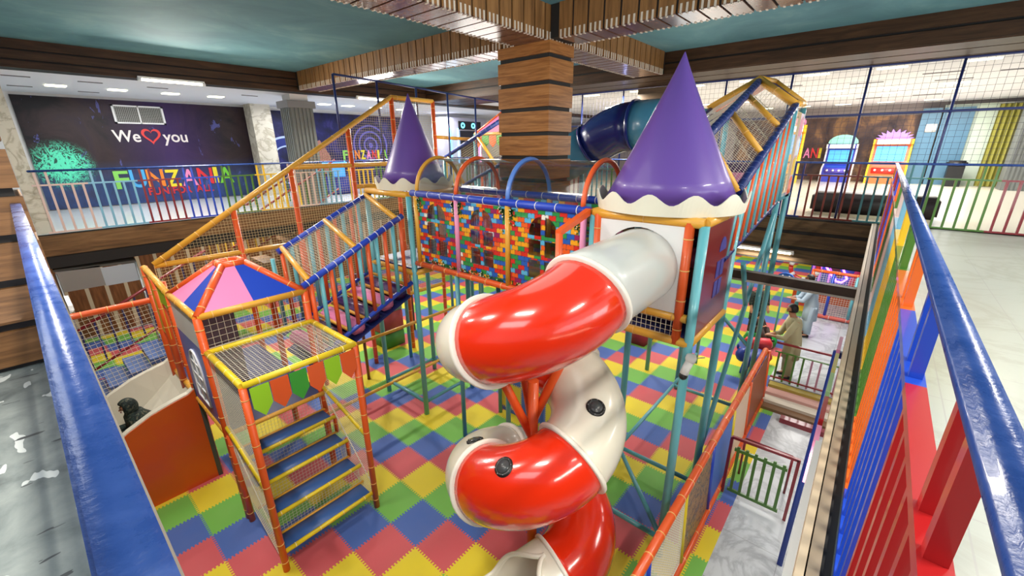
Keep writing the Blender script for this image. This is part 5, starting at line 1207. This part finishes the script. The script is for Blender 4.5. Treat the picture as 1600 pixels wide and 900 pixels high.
def standing(lab, x, y, z, h, face_ang, cloth, lean=(0, 0), elbows=None, head_dz=0, trousers=None, shoes=None):
    k = h/1.75; t = thing('person', lab, 'person', (x, y, z)); f = V((math.cos(face_ang), math.sin(face_ang), 0)); s = V((0, 0, 1)).cross(f)
    B = V((x, y, z)); lx = V((lean[0], lean[1], 0))
    Z = lambda v: V((0, 0, v*k))
    pel = B+Z(.95); chest = B+Z(1.3)+lx*.6; neckb = B+Z(1.47)+lx; hd = B+Z(1.63+head_dz)+lx*1.25+f*.02
    ch = [[(tuple(pel), (.15*k, .12*k)), (tuple(B+Z(1.12)+lx*.3), (.13*k, .1*k)), (tuple(chest), (.16*k, .115*k)), (tuple(neckb), .055*k)]]
    a, b_, c = headchain(tuple(neckb), tuple(hd), tuple(f), k); ch += [a, b_, c]
    for sg in (-1, 1):
        hip = pel+s*sg*.09*k-Z(.05); kn = B+s*sg*.1*k+f*.02+Z(.5); an = B+s*sg*.11*k+Z(.08)
        ch.append([(tuple(pel), (.15*k, .12*k)), (tuple(hip), .09*k), (tuple(kn), .06*k), (tuple(an), .042*k), (tuple(an+f*.14*k-Z(.045)), .032*k)])
        sh = chest+s*sg*.19*k+Z(.1)
        if elbows: el = V(elbows[0])+s*sg*.16; wr = V(elbows[1])+s*sg*.05
        else: el = sh-Z(.28)+s*sg*.05; wr = el-Z(.2)+f*.1
        ch.append([(tuple(chest), (.16*k, .115*k)), (tuple(sh), .058*k), (tuple(el), .044*k), (tuple(wr), .03*k)]); ch += hand(tuple(wr), tuple((wr-el)), (0, 0, -1), k)
        sl = MB().path([sh+Z(.02), sh.lerp(el, .5), el, el.lerp(wr, .6)], .06, 12, rad=[.075*k, .07*k, .062*k, .055*k]); sl.build('sleeve', cloth, t)
        MB().path([an+Z(.0)-f*.05*k-Z(.045), an+f*.04*k-Z(.04), an+f*.17*k-Z(.055)], .045*k, 10, rad=[.036*k, .046*k, .03*k]).build('shoe', black, t)
        MB().path([hip, kn, an+Z(.04)], .09, 12, rad=[.11*k, .1*k, .085*k]).build('trouser_leg', trousers or cloth, t)
    skinmesh('body', ch, skin, t)
    loft([(B+Z(.5), .2*k, .17*k, face_ang+PI/2), (B+Z(.8)+lx*.05, .2*k, .165*k, face_ang+PI/2), (B+Z(.98)+lx*.15, .19*k, .155*k, face_ang+PI/2), (B+Z(1.15)+lx*.4, .185*k, .14*k, face_ang+PI/2),
          (chest+Z(.02), .21*k, .15*k, face_ang+PI/2), (chest+Z(.13), .19*k, .115*k, face_ang+PI/2), (neckb+Z(.0), .07*k, .07*k, face_ang+PI/2)]).build('long_shirt', cloth, t)
    head_parts(t, hd, f, k); return t
beige = M('beige_cloth', (178, 168, 132), .8, bump=.4, bs=14); paleb = M('pale_blue_cloth', (172, 190, 206), .8, bump=.4, bs=14)
standing('man in a beige long shirt leaning on the orange fence rail', 10.25, .72, .25, 1.72, PI*.62, beige, lean=(-.03, .10), elbows=((10.08, .93, 1.27), (10.0, 1.12, 1.26)))
standing('man in a pale blue long shirt standing behind the beige one', 13.05, .70, .25, 1.72, PI*.6, paleb, lean=(-.04, .12), elbows=((12.9, .95, 1.3), (12.7, 1.15, 1.35)))
n = NT('dark_floral_cloth', .7, .3)
g = n.noise(n.pos, 22, 3, .6, 1); flor = n.out(n.ramp(g, [(.4, (22, 28, 28)), (.55, (40, 56, 52)), (.66, (96, 88, 70)), (.75, (120, 130, 120))]))
blk = n.m
def seated(lab, x, y, z, ang, k, cloth, scarf=None, lean=.0, name='person'):
    t = thing(name, lab, 'person', (x, y, z)); f = V((math.cos(ang), math.sin(ang), 0)); s = V((0, 0, 1)).cross(f); B = V((x, y, z))
    Z = lambda v: V((0, 0, v*k)); pel = B+Z(.12); chest = B+Z(.42)+f*.1*k; nb = B+Z(.58)+f*.14*k; hd = B+Z(.72)+f*.19*k
    ch = [[(tuple(pel), (.16*k, .13*k)), (tuple(B+Z(.27)+f*.04*k), (.14*k, .11*k)), (tuple(chest), (.16*k, .11*k)), (tuple(nb), .055*k)]]; ch += list(headchain(tuple(nb), tuple(hd), tuple(f), k))
    for sg in (-1, 1):
        hip = pel+s*sg*.1*k; kn = B+f*.45*k+s*sg*.12*k+Z(.25); an = B+f*.72*k+s*sg*.1*k+Z(.02-.12)
        ch.append([(tuple(pel), (.16*k, .13*k)), (tuple(hip), .09*k), (tuple(kn), .062*k), (tuple(an), .04*k), (tuple(an+f*.1*k+Z(.08)), .03*k)])
        sh = chest+s*sg*.19*k+Z(.09); el = B+s*sg*.24*k+f*.22*k+Z(.28); wr = B+s*sg*.1*k+f*.4*k+Z(.36)
        ch.append([(tuple(chest), (.16*k, .11*k)), (tuple(sh), .055*k), (tuple(el), .043*k), (tuple(wr), .03*k)]); ch += hand(tuple(wr), tuple(wr-el), (0, 0, -1), k)
        MB().path([sh, sh.lerp(el, .5), el, el.lerp(wr, .85)], .06, 12, rad=[.08*k, .075*k, .065*k, .05*k]).build('sleeve', cloth, t)
        MB().path([hip, kn, an], .1, 12, rad=[.12*k, .1*k, .07*k]).build('trouser_leg', cloth, t)
        MB().path([an-f*.04*k, an+f*.14*k+Z(.06)], .04*k, 10).build('shoe', black, t)
    skinmesh('body', ch, skin, t)
    loft([(B, .2*k, .18*k, ang+PI/2), (B+Z(.15), .19*k, .17*k, ang+PI/2), (B+Z(.3)+f*.05*k, .18*k, .15*k, ang+PI/2), (chest, .21*k, .15*k, ang+PI/2), (chest+Z(.12)+f*.02, .19*k, .12*k, ang+PI/2), (nb, .08*k, .08*k, ang+PI/2)]).build('dress', cloth, t)
    head_parts(t, hd, f, k, hair='short')
    if scarf:
        b = MB(); vs = []; n1, n2 = 16, 24
        for i in range(n1+1):
            th = PI*.9*i/n1
            for j in range(n2):
                p_ = 2*PI*j/n2; xx_, yy_, zz_ = math.sin(th)*math.cos(p_), math.sin(th)*math.sin(p_), math.cos(th)
                if xx_ > .45 and zz_ < .62: xx_ = .45
                vs.append(hd+(f*xx_*.128+s*yy_*.115)*k+Z(.15*zz_+.0))
        b.add(vs, [(i*n2+j, i*n2+(j+1) % n2, (i+1)*n2+(j+1) % n2, (i+1)*n2+j) for i in range(n1) for j in range(n2)], 0, True)
        keep = [f_ for f_ in b.f]; b.build('head_scarf', scarf, t)
        loft([(nb+Z(.06), .1*k, .1*k, ang+PI/2), (nb-Z(.0), .16*k, .13*k, ang+PI/2), (chest+Z(.06), .235*k, .17*k, ang+PI/2), (chest-Z(.04), .225*k, .165*k, ang+PI/2)]).build('shawl', scarf, t)
    return t
seated('woman in a dark floral headscarf and black dress sitting on the white slide', .50, 8.0, .78, PI*.98, .98, flor, flor)
standing('woman in black and dark floral clothes behind the teal posts', 12.9, 1.9, .0, 1.6, PI*1.2, flor, trousers=flor)
seated('dark haired child in brown patterned clothes near the green roll', 11.9, 1.75, .5, PI*1.3, .7, M('brown_pattern_cloth', (60, 44, 40), .8))
